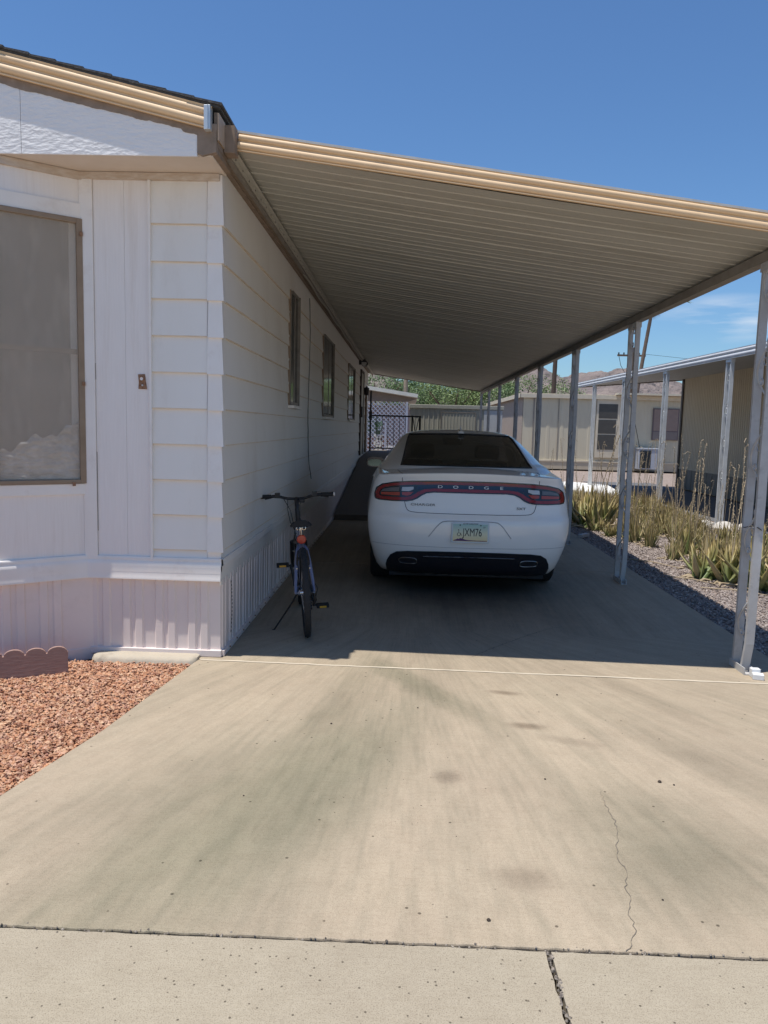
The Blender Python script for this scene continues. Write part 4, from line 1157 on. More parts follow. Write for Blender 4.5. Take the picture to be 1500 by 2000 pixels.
# black valance
vt = [(0, .430), (.28, .428), (.54, .420), (.635, .408), (.69, .375), (.72, .32), (.73, .275), (.72, .20)]
val = vt+[(0, .20)]
va_ = patch('lower_valance', [val+mirror(val[1:-1])], .007, mat('dark_blue_black_plastic', (.010, .011, .016), .45), grid=.04)
surf_curve([(-.40, .375), (0, .38), (.40, .375)], .008, 'valance_lip', M_GLB, va_, off=-.012)
for s in (-1, 1):
    ex_ = [(.450*s, .325), (.468*s, .358), (.585*s, .356), (.615*s, .342), (.612*s, .312), (.585*s, .300), (.462*s, .300)]
    if s < 0: ex_ = list(reversed(ex_))
    p, nn = hit(.55*s, .33)
    mb = MB(); q = smoothp(ex_, 2); q3 = [(x, hit(x, z)[0].y-.016, z) for x, z in q]
    mb.tube(q3, .0042, 6, closed=True); e_ = mb.build('exhaust_tip', dullc, car, smooth=60)
    mb = MB(); mb.prism([(x, hit(x, z)[0].y-.0125, z) for x, z in q], (0, .05, 0)); mb.build('exhaust_bore', M_BLACKM, e_)
# licence plate
p, nn = hit(0, .6)
pl_ = thing('x', 'x', 'x'); bpy.data.objects.remove(pl_)
py0 = p.y-.004
mb = MB(); mb.prism([(x, py0, z) for x, z in smoothp([(-.163, .517), (.163, .517), (.163, .693), (-.163, .693)], 1)][:0] or [(-.160, py0, .517), (.160, py0, .517), (.163, py0, .520), (.163, py0, .690), (.160, py0, .693), (-.160, py0, .693), (-.163, py0, .690), (-.163, py0, .520)], (0, -.012, 0))
plate = mb.build('licence_plate_frame', mat('white_plate_frame', (.62, .68, .72), .35), car, bevel=.003)
def plate_mat():
    m = bpy.data.materials.new('plate_face'); m.use_nodes = True; t = m.node_tree; b = t.nodes['Principled BSDF']
    co = N(t, 'ShaderNodeTexCoord'); sp = N(t, 'ShaderNodeSeparateXYZ'); t.links.new(co.outputs['Object'], sp.inputs[0])
    mr_ = N(t, 'ShaderNodeMapRange'); mr_.inputs['From Min'].default_value = .53; mr_.inputs['From Max'].default_value = .68; t.links.new(sp.outputs['Z'], mr_.inputs['Value'])
    cr = N(t, 'ShaderNodeValToRGB'); e = cr.color_ramp.elements; e[0].color = (.72, .58, .30, 1); e[1].color = (.30, .52, .52, 1); q = e.new(.45); q.color = (.68, .68, .50, 1)
    t.links.new(mr_.outputs[0], cr.inputs[0]); t.links.new(cr.outputs[0], b.inputs['Base Color']); b.inputs['Roughness'].default_value = .4
    return m
MB().box(-.150, .150, py0-.0145, py0-.0122, .53, .682).build('licence_plate', plate_mat(), plate)
blk = mat('plate_black', (.02, .025, .03), .5)
def PM(x, z): return Matrix.Translation((x, py0-.0155, z)) @ Matrix.Rotation(pi/2, 4, 'X')
text_mesh('plate_number', 'JXM76', .098, blk, PM(.018, .607), plate, .001, xscale=.62)
text_mesh('frame_lettering', 'AZ OF CARS.COM', .017, blk, PM(0, .683), plate, .001, xscale=.95)
text_mesh('plate_sticker', '19', .022, blk, PM(.118, .655), plate, .001)
# wheelchair symbol
mb = MB()
wy = py0-.0158
mb.tube([(-.098+.014*cos(a), wy, .592+.014*sin(a)) for a in [radians(x) for x in range(110, 400, 20)]], .0022, 5)
mb.tube([(-.100, wy, .622), (-.099, wy, .604), (-.084, wy, .603), (-.076, wy, .583), (-.070, wy, .584)], .0022, 5)
mb.lathe([(-.002, .005), (.0, .005)], (-.101, wy, .630), 'y', 10)
mb.build('wheelchair_symbol', blk, plate)
# purple mountain silhouette
rp = random.Random(6); pts = [(-.146, .536)]
prof_ = [(-.14, .541), (-.118, .549), (-.105, .556), (-.097, .549), (-.09, .559), (-.075, .557), (-.06, .553), (-.045, .547), (-.02, .543), (.02, .541), (.06, .5395), (.10, .540), (.146, .5385)]
mb = MB(); mb.prism([(x, wy, z) for x, z in pts+prof_+[(.146, .534), (-.146, .534)]], (0, .001, 0)); mb.build('plate_mountains', mat('plate_purple', (.09, .03, .14), .5), plate)
mb = MB()
for s in (-1, 1): mb.lathe([(-.004, .006), (0, .006)], (s*.089, py0-.015, .672), 'y', 8)
mb.build('plate_screw', blk, plate)
# greenhouse
rowsG = [(1.045, .895, .34, 4.02, .5, .72), (1.085, .872, .42, 3.9, .55, .73), (1.12, .848, .50, 3.76, .55, .742), (1.150, .820, .57, 3.66, .55, .755), (1.20, .785, .72, 3.5, .55, .775), (1.26, .742, .92, 3.3, .52, .80), (1.32, .700, 1.14, 3.12, .50, .83), (1.375, .662, 1.36, 2.95, .46, .86), (1.42, .628, 1.56, 2.8, .42, .885), (1.442, .600, 1.68, 2.72, .40, .90), (1.462, .55, 1.78, 2.6, .36, .90), (1.478, .45, 1.90, 2.48, .30, .9), (1.487, .28, 2.02, 2.38, .2, .9), (1.490, .0, 2.1, 2.3, .1, .9)]
gv = []; gn = None
for (z, w_, yr, yf, Rr, ra) in rowsG:
    rg3 = []
    for (x, y) in plan(w_, yr, yf, Rr, .6 if yf-yr > 1.5 else .15, nr=2.4, ratio=ra):
        zz = z
        if z < 1.16:
            k = (1.16-z)/.12; zz = z-(1-hy(y))*.45*min(1, k)*1.0
        zz += -.018*(x/.6)**2*(1 if z > 1.15 else .3)
        rg3.append(Vector((x, y, zz)))
    left = [Vector((-p.x, p.y, p.z)) for p in rg3[-2:0:-1]]
    rg3 += left; gn = len(rg3); gv += rg3
half_n = NR+NS+NF
glassF = {'rear_window': [], 'windscreen': []}; sideF = {}; bodyF = []
for i in range(len(rowsG)-1):
    for j in range(gn):
        a = i*gn+j; b = i*gn+(j+1) % gn; f_ = (a, b, b+gn, a+gn)
        jj = j if j < half_n else gn-1-j
        z = rowsG[i][0]
        if 3 <= i < 9 and jj < 10: glassF['rear_window'].append(f_)
        elif 2 <= i < 8 and (NR+2 <= jj < NR+14 or NR+16 <= jj < NR+30): sideF.setdefault((j < half_n, jj < NR+15), []).append(f_)
        elif 2 <= i < 9 and jj >= NR+NS+4: glassF['windscreen'].append(f_)
        else: bodyF.append(f_)
def sub_mesh(name, faces, material, off=0):
    used = sorted({i for f_ in faces for i in f_}); mp_ = {k: i for i, k in enumerate(used)}
    mb = MB(); mb.add([gv[k] for k in used], [tuple(mp_[i] for i in f_) for f_ in faces]); 
    o = mb.build(name, material, car, smooth=30, fix=False); return o
o = sub_mesh('roof_and_pillars', bodyF, M_PAINT)
for k, v in glassF.items(): sub_mesh(k, v, M_TINT)
for v in sideF.values(): sub_mesh('side_window', v, M_TINT)
# black band round the rear window
def gpt(i, j):
    return gv[i*gn+(j % gn)]
edge = [gpt(i, 10) for i in range(3, 10)]+[gpt(9, j) for j in range(9, -10, -1)]+[gpt(i, -10) for i in range(9, 2, -1)]+[gpt(3, j) for j in range(-9, 10)]
mb = MB(); mb.tube([Vector(p)+Vector((0, -.0, .002)) for p in edge], .0085, 6, closed=True); mb.build('window_seal', M_BLACK, car, smooth=60)
# interior
M_INT = mat('dark_seat_fabric', (.03, .03, .032), .8)
mb = MB(); mb.box(-.78, .78, .9, 3.7, .55, .97); mb.box(-.66, .66, .75, 1.2, .95, 1.06); mb.build('interior_tub', M_INT, car, bevel=.03)
def seat(x, y, zt, wd, hr):
    mb = MB(); mb.box(x-wd/2, x+wd/2, y-.06, y+.08, .8, zt); ob = mb.build('seat', M_INT, car, bevel=.05)
    if hr: MB().box(x-.14, x+.14, y-.05, y+.05, zt+.02, zt+.19).build('headrest', M_INT, ob, bevel=.04)
seat(-.38, 2.55, 1.13, .50, 1); seat(.38, 2.55, 1.13, .50, 1); seat(0, 1.35, 1.08, 1.25, 0)
MB().box(-.12, .12, 3.0, 3.02, 1.30, 1.38).build('rear_view_mirror', M_INT, car, bevel=.01)
# belt curve glimpsed through the glass
mb = MB(); mb.tube([(.62, 2.3, 1.30), (.66, 2.28, 1.24), (.69, 2.27, 1.15)], .012, 6); mb.tube([(.2, 2.3, 1.36), (.62, 2.3, 1.30)], .006, 6); mb.build('belt_trim', M_ALU, car)
# fin antenna
mb = MB(); mb.prism([(-.0, 1.62, 1.455), (-.0, 1.645, 1.50), (0, 1.67, 1.535), (0, 1.70, 1.535), (0, 1.85, 1.485)], (.006, 0, 0)); mb.prism([(.035, 1.60, 1.452), (-.03, 1.60, 1.452), (-.022, 1.62, 1.475), (.027, 1.62, 1.475)], (0, .2, .02)); mb.build('antenna_fin', M_PAINT, car, bevel=.006)
# door mirrors
for s in (-1, 1):
    q = MB(); nn_ = 12
    for i in range(nn_+1):
        y = -.02+.16*i/nn_; r_ = (1-(i/nn_)**2.2)**.5 if i else 1
        ring = [(s*(.955+.112*r_*math.copysign(abs(cos(a))**.6, cos(a))), 3.02+y, 1.062+.062*r_*math.copysign(abs(sin(a))**.7, sin(a))) for a in [2*pi*k/20 for k in range(20)]]
        q.v += ring
    for i in range(nn_):
        for k in range(20): q.f.append((i*20+k, i*20+(k+1) % 20, (i+1)*20+(k+1) % 20, (i+1)*20+k))
    q.f.append(tuple(range(20)))
    q.box(s*.80-.04, s*.80+.04+.0, 3.03, 3.09, 1.0, 1.04)
    mo = q.build('door_mirror', M_GLB, car, smooth=40)
    q = MB(); q.prism([(s*(.965+.085*math.copysign(abs(cos(a))**.6, cos(a))), 2.995, 1.055+.042*math.copysign(abs(sin(a))**.7, sin(a))) for a in [2*pi*k/20 for k in range(20)]], (0, .004, 0)); q.build('mirror_glass', mat('mirror_face', (.10, .14, .13), .08, metal=1.0), mo)
# wheels
for yy in (1.06, 4.11):
    for s in (-1, 1):
        q = MB(); q.lathe([(.655*s, .24), (.66*s, .33), (.685*s, .35), (.755*s, .355), (.825*s, .355), (.88*s, .35), (.895*s, .33), (.893*s, .24)], (0, yy, .355), 'x', 48)
        wh = q.build('wheel', M_BLACKM, car, smooth=35)
        q = MB(); q.lathe([(.675*s, .235), (.88*s, .24), (.89*s, .235), (.885*s, .22), (.795*s, .215), (.775*s, .05)], (0, yy, .355), 'x', 40, capends=False)
        for k in range(5):
            a = 2*pi*k/5
            for da in (-.12, .12):
                q.tube([(.87*s, yy+.04*cos(a+da), .355+.04*sin(a+da)), (.88*s, yy+.225*cos(a+da), .355+.225*sin(a+da))], .016, 6)
        q.lathe([(.835*s, .06), (.88*s, .055), (.885*s, .03)], (0, yy, .355), 'x', 20)
        q.build('rim', mat('alloy_rim', (.35, .35, .37), .3, metal=.9), wh, smooth=35)
MB().box(-.7, .7, .3, 4.8, .16, .30).build('underbody', M_BLACKM, car)
MB().box(-.58, .58, .95, 4.3, .16, .72).build('wheel_well_lining', M_BLACKM, car)
# door handles and door seams on the flanks
for s in (-1, 1):
    for yy in (1.75, 2.75):
        mb = MB(); h = bvh.ray_cast(Vector((2*s, yy, .86)), Vector((-s, 0, 0)))
        if h[0]: mb.box(h[0].x-.012, h[0].x+.012, yy, yy+.2, .85, .88); mb.build('door_handle', M_PAINT, car, bevel=.006)
    mb = MB()
    for yy in (1.62, 2.62, 3.72):
        pts = []
        for k in range(16):
            z = .3+k*.045
            h = bvh.ray_cast(Vector((2*s, yy+(.0 if yy > 2 else .12*math.exp(-((z-.35)/.2)**2)), z)), Vector((-s, 0, 0)))
            if h[0]: pts.append(h[0])
        mb.tube(pts, .0028, 5)
    mb.build('door_seam', M_BLACK, car)

# ================================================================== BICYCLE
bk_ = thing('bicycle', 'black and lavender mountain bicycle with orange reflector leaning on its kickstand', 'bicycle', (-.672, 5.35, 0), (0, radians(-3.6), radians(10.3)))
M_FR = mat('lavender_frame_paint', (.17, .185, .28), .35, coat=.4, col2=(.14, .15, .24), nscale=8)
M_FRW = mat('white_frame_paint', (.55, .56, .60), .35, coat=.3)
WB = 1.02; RW = .318
def tyre(y, parent):
    w0 = bpy.data.objects.new('wheel', None)
    mb = MB(); mb.ring((0, y, RW), RW-.022, .023, 'x', 48, 10, flat=None)
    # knobbly tread
    for k in range(72):
        a = 2*pi*k/72
        for sx in (-.014, 0, .014):
            if (k+(sx == 0)) % 2: continue
            c = Vector((sx, y+cos(a)*(RW-.003-abs(sx)*.3), RW+sin(a)*(RW-.003-abs(sx)*.3)))
            Mx = Matrix.Translation(c) @ Matrix.Rotation(a, 4, 'X'); mb.box(-.005, .005, -.003, .005, -.006, .006, Mx)
    tobj = mb.build('tyre', M_BLACKM, parent, smooth=50)
    mb = MB(); mb.ring((0, y, RW), RW-.048, .011, 'x', 48, 8, flat=None); mb.build('rim', mat('bike_rim', (.10, .10, .11), .4, metal=.7), parent, smooth=50)
    mb = MB()
    for k in range(28):
        a = 2*pi*k/28; s = 1 if k % 2 else -1
        mb.tube([(s*.028, y+cos(a+.5*s)*.02, RW+sin(a+.5*s)*.02), (0, y+cos(a)*(RW-.05), RW+sin(a)*(RW-.05))], .0011, 4)
    mb.build('spokes', chrome, parent)
    mb = MB(); mb.lathe([(-.055, .008), (-.04, .022), (-.03, .014), (.03, .014), (.04, .022), (.055, .008)], (0, y, RW), 'x', 14); mb.build('hub', chrome, parent, smooth=50)
tyre(0+0, bk_); tyre(WB, bk_)
bb_ = Vector((0, .43, .28)); st_ = Vector((0, .27, .66)); hd = Vector((0, .82, .70)); hb = Vector((0, .86, .60))
mb = MB(); mb.tube([bb_, st_], .016, 10); mb.tube([bb_+Vector((0, .01, .02)), hb], .021, 10); mb.tube([st_-Vector((0, 0, .05)), hd-Vector((0, 0, .02))], .017, 10)
for s in (-1, 1):
    mb.tube([(s*.022, .40, .28), (s*.05, .25, .29), (s*.064, .0, RW)], .010, 8)
    
mb.build('frame', M_FR, bk_, smooth=50)
mb = MB(); mb.tube([hb-Vector((0, -.01, .02)), hd+Vector((0, -.01, .03))], .022, 10); mb.build('head_tube', M_FRW, bk_, smooth=50)
mb = MB()
for s in (-1, 1):
    mb.tube([(s*.018, .235, .62), (s*.035, .17, .60), (s*.050, .12, .50), (s*.062, .04, .38), (s*.066, .0, RW)], [.011, .012, .013, .012, .010], 8)
mb.tube([(-.04, .165, .585), (.04, .165, .585)], .011, 8)
mb.build('seat_stays', M_FR, bk_, smooth=50)
mb = MB(); mb.tube([st_-Vector((0, .0, .02)), (0, .245, .755)], .0135, 10); mb.build('seat_post', chrome, bk_, smooth=50)
# saddle
mb = MB(); secs = []
for i in range(13):
    t_ = i/12; y = .13+t_*.25; ww = .075*(1-t_)**1.3+.020 if t_ > .12 else .075*(.75+2*t_)+.01
    zc = .785+.012*cos(t_*pi*1.5); 
    secs.append([(ww*cos(a), y, zc+(.022 if sin(a) > 0 else .03)*sin(a)-(abs(cos(a))**3)*.018) for a in [2*pi*k/16 for k in range(16)]])
for q in secs: mb.v += q
for i in range(12):
    for k in range(16): mb.f.append((i*16+k, i*16+(k+1) % 16, (i+1)*16+(k+1) % 16, (i+1)*16+k))
mb.f += [tuple(range(16)), tuple(range(12*16, 13*16))]
sa = mb.build('saddle', M_BLACKM, bk_, smooth=50)
mb = MB()
for s in (-1, 1): mb.tube([(s*.02, .34, .765), (s*.022, .25, .75), (s*.03, .16, .765)], .004, 6)
mb.ring((-.02, .14, .76), .012, .004, 'y', 10, 5); mb.ring((.02, .14, .76), .012, .004, 'y', 10, 5); mb.build('saddle_rails', chrome, sa)
# red reflector
mb = MB(); mb.lathe([(-.018, .028), (-.012, .034), (0, .034), (.004, .02)], (0, .195, .672), 'y', 20); re_ = mb.build('rear_reflector', mat('orange_red_reflector', (.55, .05, .02), .25, coat=.5), bk_, smooth=40)
mb = MB(); mb.tube([(0, .2, .672), (0, .25, .67)], .009, 6); mb.box(-.055, -.03, .19, .22, .64, .66); mb.build('bracket', M_BLACK, re_)
# brakes
for (yb, zb, col) in ((.115, .505, 1), (.80, .52, 0)):
    mb = MB()
    for s in (-1, 1):
        mb.tube([(s*.045, yb, zb-.03), (s*.042, yb-.02, zb+.04), (s*.030, yb-.02, zb+.10)], .006, 6)
        mb.box(s*.030-.006, s*.030+.006, yb-.04, yb+.02, zb+.03, zb+.045)
    mb.tube([(-.03, yb-.02, zb+.10), (0, yb-.03, zb+.125), (.03, yb-.02, zb+.10)], .003, 5)
    mb.build('v_brake', M_BLACK, bk_, smooth=50)
    mb = MB()
    for s in (-1, 1): mb.lathe([(-.01, .004), (0, .007), (.004, .007)], (s*.047, yb-.02, zb-.03), 'y', 8)
    mb.build('brake_bolt', chrome, bk_)
# fork
mb = MB()
mb.tube([(0, .84, .66), (0, .86, .60), (0, .875, .555)], .018, 10); mb.tube([(-.055, .88, .55), (.055, .88, .55)], .018, 8)
for s in (-1, 1): mb.tube([(s*.055, .88, .555), (s*.055, .95, .42), (s*.055, WB, RW)], [.016, .018, .012], 8)
mb.build('fork', M_BLACK, bk_, smooth=50)
# stem and handlebar
mb = MB(); mb.tube([(0, .815, .72), (0, .795, .80), (0, .83, .885), (0, .86, .905)], [.017, .017, .018, .02], 10); mb.build('stem', M_BLACK, bk_, smooth=50)
hbm = MB(); T = Matrix.Translation((0, .86, .905)) @ Matrix.Rotation(radians(-6), 4, 'Z')
pts = [(-.30, -.035, .030), (-.20, -.022, .028), (-.13, -.01, .020), (-.07, 0, .004), (0, 0, 0), (.07, 0, .004), (.13, -.01, .020), (.20, -.022, .028), (.30, -.035, .030)]
hbm.tube([T @ Vector(p) for p in pts], .0115, 10); ha = hbm.build('handlebar', M_BLACK, bk_, smooth=50)
for s in (-1, 1):
    mb = MB(); mb.tube([T @ Vector((s*.305, -.036, .030)), T @ Vector((s*.20, -.022, .028))], .0175, 10); gr = mb.build('grip', M_BLACKM, ha, smooth=50)
    if s > 0:
        mb = MB(); mb.tube([T @ Vector((.312, -.037, .030)), T @ Vector((.305, -.036, .030))], .017, 10); mb.build('grip_end_cap', M_TRIMW, gr)
    mb = MB(); mb.tube([T @ Vector((s*.19, -.02, .03)), T @ Vector((s*.165, .03, .03)), T @ Vector((s*.185, .06, .015)), T @ Vector((s*.26, .055, .0))], [.012, .009, .006, .006], 6)
    mb.box(-.02, .02, -.02, .02, -.025, .015, T @ Matrix.Translation((s*.15, -.01, .04))); mb.build('brake_lever', M_BLACK, ha, smooth=50)
mb = MB(); mb.box(-.022, .022, -.02, .02, -.03, -.0, T @ Matrix.Translation((.045, -.02, -.0))); mb.build('bell', M_BLACK, ha, bevel=.006)
mb = MB()
mb.tube([(-.12, .85, .935), (-.10, .95, .90), (-.05, .97, .80), (-.03, .90, .68), (-.025, .70, .64), (-.02, .45, .60), (-.018, .3, .60)], .003, 5)
mb.tube([(.12, .83, .935), (.10, .93, .92), (.03, .96, .85), (.02, .9, .7), (.02, .86, .62)], .003, 5)
mb.tube([(-.07, .86, .90), (-.075, .84, .82), (-.06, .82, .72), (-.03, .82, .66)], .003, 5)
mb.build('brake_cables', M_BLACK, bk_, smooth=60)
# drivetrain on right
mb = MB(); mb.lathe([(.045, .095), (.049, .095)], (0, .43, .28), 'x', 36); mb.lathe([(.050, .07), (.054, .07)], (0, .43, .28), 'x', 30); mb.ring((.047, .43, .28), .085, .004, 'x', 36, 5); mb.build('chainring', mat('dark_steel', (.07, .07, .075), .4, metal=.8), bk_, smooth=40)
mb = MB()
for k, r_ in enumerate((.055, .048, .041, .034, .028)): mb.lathe([(.034+k*.004, r_), (.036+k*.004, r_)], (0, 0, RW), 'x', 24)
mb.build('rear_sprockets', MATS['dark_steel'], bk_, smooth=40)
mb = MB(); mb.tube([(.047, .43, .375), (.045, .2, .372), (.042, .0, RW+.05)], .004, 5); mb.tube([(.047, .43, .185), (.044, .2, .19), (.042, .03, .20)], .004, 5); mb.build('chain', MATS['dark_steel'], bk_)
mb = MB(); mb.tube([(.062, 0, RW-.01), (.070, .0, .26), (.055, .02, .215)], [.008, .012, .010], 8); mb.lathe([(.036, .018), (.046, .018)], (0, .03, .20), 'x', 14); mb.lathe([(.036, .018), (.046, .018)], (0, .01, .25), 'x', 14); mb.tube([(.075, .0, RW-.03), (.09, -.03, .35), (.07, .06, .375), (.05, .2, .34)], .0035, 6); mb.build('rear_derailleur', M_BLACK, bk_, smooth=50)
# cranks & pedals
ca = radians(110)
for s in (1, -1):
    v = Vector((0, -.02*s, -.165*s)) if False else Vector((0, cos(ca)*.165*s, -sin(ca)*.165*s))
    e = Vector((s*.085, .43+v.y, .28+v.z))
    mb = MB(); mb.tube([(s*.06, .43, .28), (s*.07, .43+v.y*.6, .28+v.z*.6), e], [.012, .010, .011], 8); cr_ = mb.build('crank', M_BLACK, bk_, smooth=50)
    mb = MB(); mb.box(e.x+s*.01 if s > 0 else e.x-.105, e.x+.105 if s > 0 else e.x-.01, e.y-.04, e.y+.04, e.z-.013, e.z+.013); pe = mb.build('pedal', M_BLACKM, cr_, bevel=.004)
    xm = e.x+s*.058
    MB().box(xm-.025, xm+.025, e.y-.044, e.y-.0405, e.z-.009, e.z+.005).build('pedal_reflector', mat('amber_reflector', (.75, .38, .03), .3), pe)
# kickstand
mb = MB(); mb.tube([(-.045, .12, .30), (-.09, .14, .22), (-.235, .18, .012)], [.008, .007, .006], 6); mb.tube([(-.235, .18, .014), (-.255, .18, .006)], .009, 6); mb.build('kickstand', M_BLACK, bk_, smooth=50)

# ================================================================== RIGHT NEIGHBOUR
nb = thing('neighbor_carport', 'white-edged neighbouring carport with slim scroll posts on the right', 'carport', (5.2, 12, 0))
def xe(y): return 5.20-.04*(y-12)
ninv = Matrix.Translation((-5.2, -12, 0))
def NB(mb, name, material, parent=None, **kw): mb.xf(ninv); return mb.build(name, material, parent or nb, **kw)
mb = MB(); vs = []
yy = 6.0; pl = []
while yy < 22.0: pl += [(yy, 0), (yy+.3, 0), (yy+.32, .03), (yy+.36, .03)]; yy += .4
pl.append((22.0, 0)); m_ = len(pl)
vs = [(xe(y), y, 2.76+d) for y, d in pl]+[(7.66, y, 3.02+d) for y, d in pl]
mb.add(vs, [(i, i+1, m_+i+1, m_+i) for i in range(m_-1)])
NB(mb, 'roof_underside', mat('grey_roof_panel', (.42, .43, .42), .5))
mb = MB(); mb.add([(xe(6), 6, 2.87), (7.66, 6, 3.1), (7.66, 22, 3.1), (xe(22), 22, 2.87)], [(0, 1, 2, 3)]); NB(mb, 'roof_top', M_ALU)
P = [Vector((1, 0, 0))*o+Vector((0, 0, 1))*u for (o, u) in roll_profile(.15)]
mb = MB(); mb.sweep(P, (xe(6), 6, 2.73), (xe(22.05), 22.05, 2.73)); NB(mb, 'eave_fascia', mat('white_roll_fascia', (.66, .66, .66), .4), smooth=50)
mb = MB(); mb.prism([(xe(22.05), 22.0, 2.73), (7.66, 22.0, 2.99), (7.66, 22.0, 3.12), (xe(22.05), 22.0, 2.88)], (0, .03, 0)); NB(mb, 'end_fascia', M_BEAM)
pn = make_post(nb, M_POSTN, 2.73, legw=.06, gap=.17, seed=3)
for i, y in enumerate((12.7, 15.45, 18.0, 20.45, 9.9)):
    p = pn if i == 0 else copy_tree(pn, nb)
    p.location = (xe(y)+.03-5.2, y-12, 0)
nh = thing('neighbor_home', 'khaki vertical-panelled neighbouring home in shade behind the white posts', 'house', (7.65, 21.8, 0))
M_KH = mat('khaki_siding', (.60, .53, .39), .7, col2=(.53, .46, .34), nscale=4, namt=.5, stretch=(3, 3, .3), bump=.2, bscale=20)
M_KHL = mat('cream_siding', (.60, .54, .40), .7, col2=(.54, .48, .35), nscale=4, namt=.4, stretch=(3, 3, .3), dirt=(.38, .33, .24), dirtscale=2, dirtamt=.25)
w1 = ribwall((0, -16), (0, 0), .55, 3.05, .11, -.008)
w1.build('wall', M_KH, nh)
MB().box(.012, .4, -16, 0, 0, 3.3).build('wall_core', M_KH, nh)
w2 = ribwall((-.012, -16), (-.012, -.01), .02, .55, .35, -.02); w2.build('skirting', mat('grey_skirt', (.27, .25, .2), .7), nh)
MB().box(-.03, .0, -16, 0, .545, .585).build('belt', M_KH, nh)
MB().box(-.05, .02, -.07, .03, 0, 3.1).build('corner_trim', mat('dark_corner', (.10, .085, .075), .6), nh)
MB().box(-.06, .0, -2.9, -2.75, 2.55, 2.8).build('junction_box', M_KH, nh, bevel=.01)
MB().box(-.6, 8, -16, .3, 3.13, 3.22).build('roof', M_ALU, nh)
# facing home further back
fh = thing('rear_right_home', 'sunlit cream home with dark windows facing the camera behind the white posts', 'house', (4.6, 31, 0))
def FH(mb, name, m, p=None, **kw): mb.xf(Matrix.Translation((-4.6, -31, 0))); return mb.build(name, m, p or fh, **kw)
ww = ribwall((4.6, 31), (12.5, 31), .30, 2.86, .55, .010); FH(ww, 'wall', M_KHL)
ww = ribwall((4.6, 44), (4.6, 31), .30, 2.86, .40, .012); FH(ww, 'side_wall', mat('taupe_siding', (.36, .30, .25), .7))
FH(MB().box(4.62, 12.5, 31.02, 44, 0, 2.86), 'wall_core', M_KHL)
FH(MB().box(4.6, 12.5, 30.97, 31.0, 0, .30), 'skirting', mat('pale_skirt', (.52, .45, .34), .7))
FH(MB().box(4.58, 12.5, 30.95, 31.0, .30, .36), 'belt', mat('cream_trim', (.66, .58, .44), .6))
mb = MB(); mb.box(4.45, 12.5, 30.86, 30.9, 2.80, 2.96); mb.box(4.43, 4.47, 30.86, 44, 2.80, 2.96); mb.box(4.47, 12.5, 30.9, 44, 2.9, 2.98); FH(mb, 'roof', MATS['cream_trim'])
FH(MB().box(8.2, 12.5, 30.5, 30.95, 2.98, 3.05), 'upper_eave', MATS['cream_trim'])
boxes([(6.0, 6.02, 30.97, 31, .36, 2.8), (5.0, 5.05, 30.97, 31, .36, 2.8), (7.35, 7.45, 30.96, 31, .36, 2.8)], 'panel_batten', M_BEAM, fh, FH)
f = FH(MB().box(7.5, 8.5, 30.93, 30.99, .5, 2.8), 'door', MATS['cream_trim'])
boxes([(7.58, 8.32, 30.92, 30.935, 2.05, 2.62), (7.58, 8.28, 30.92, 30.935, 1.45, 2.0), (7.58, 8.28, 30.92, 30.935, .82, 1.41)], 'pane', mat('smoky_glass', (.075, .07, .065), .25), f, FH)
f = FH(MB().box(9.72, 10.75, 30.93, 30.99, 1.25, 2.5), 'window', mat('mauve_frame', (.16, .12, .12), .6))
mb = MB(); mb.box(9.76, 10.7, 30.92, 30.935, 1.62, 2.46); FH(mb, 'screen', mat('mauve_screen', (.30, .225, .19), .8), f)
mb = MB(); mb.box(9.76, 10.7, 30.92, 30.935, 1.27, 1.58); FH(mb, 'screen_lower', mat('mauve_screen2', (.24, .2, .18), .8), f)
mb = MB(); mb.tube([(8.75, 30.9, 2.8), (9.0, 30.85, 1.9), (9.35, 30.85, .5)], .012, 5); tag(mb.build('service_cable', M_BLACK), 'dark cable slanting down the sunlit cream wall', 'cable')
ac = thing('air_conditioner', 'dark air conditioner unit with pale side standing before the cream home wall', 'air conditioner', (9.1, 30.4, 0))
mb = MB(); mb.box(0, .72, 0, .5, .1, .88); mb.box(-.02, .78, -.02, .5, .88, .93); mb.build('casing', mat('ac_case', (.42, .45, .5), .5), ac, bevel=.01)
mb = MB(); mb.box(.04, .46, -.012, -.0, .15, .84); g_ = mb.build('grille', mat('ac_dark', (.03, .04, .045), .5), ac)
mb = MB()
for k in range(12): mb.box(.05, .45, -.018, -.012, .17+k*.055, .185+k*.055)
mb.build('fins', M_BLACK, g_)
# white painted slab
mb = MB(); mb.prism([(4.05, 19.0, -.03), (4.5, 18.1, -.03), (4.95, 17.6, -.03), (5.15, 18.6, -.03), (5.45, 20.8, -.03), (4.6, 21.8, -.03), (4.05, 21.4, -.03)], (0, 0, .13))
tag(mb.build('white_slab', mat('white_painted_slab', (.72, .72, .70), .7), bevel=.02), kind='structure')
mb = MB(); mb.add([(5.5, 6, -.024), (7.6, 6, -.024), (7.6, 24, -.024), (5.5, 24, -.024)], [(0, 1, 2, 3)])
tag(mb.build('neighbor_driveway', mat('shadow_toned_pavement', (.13, .13, .135), .9)), kind='structure')  # carport shadow put into the concrete's colour as an even dark tone
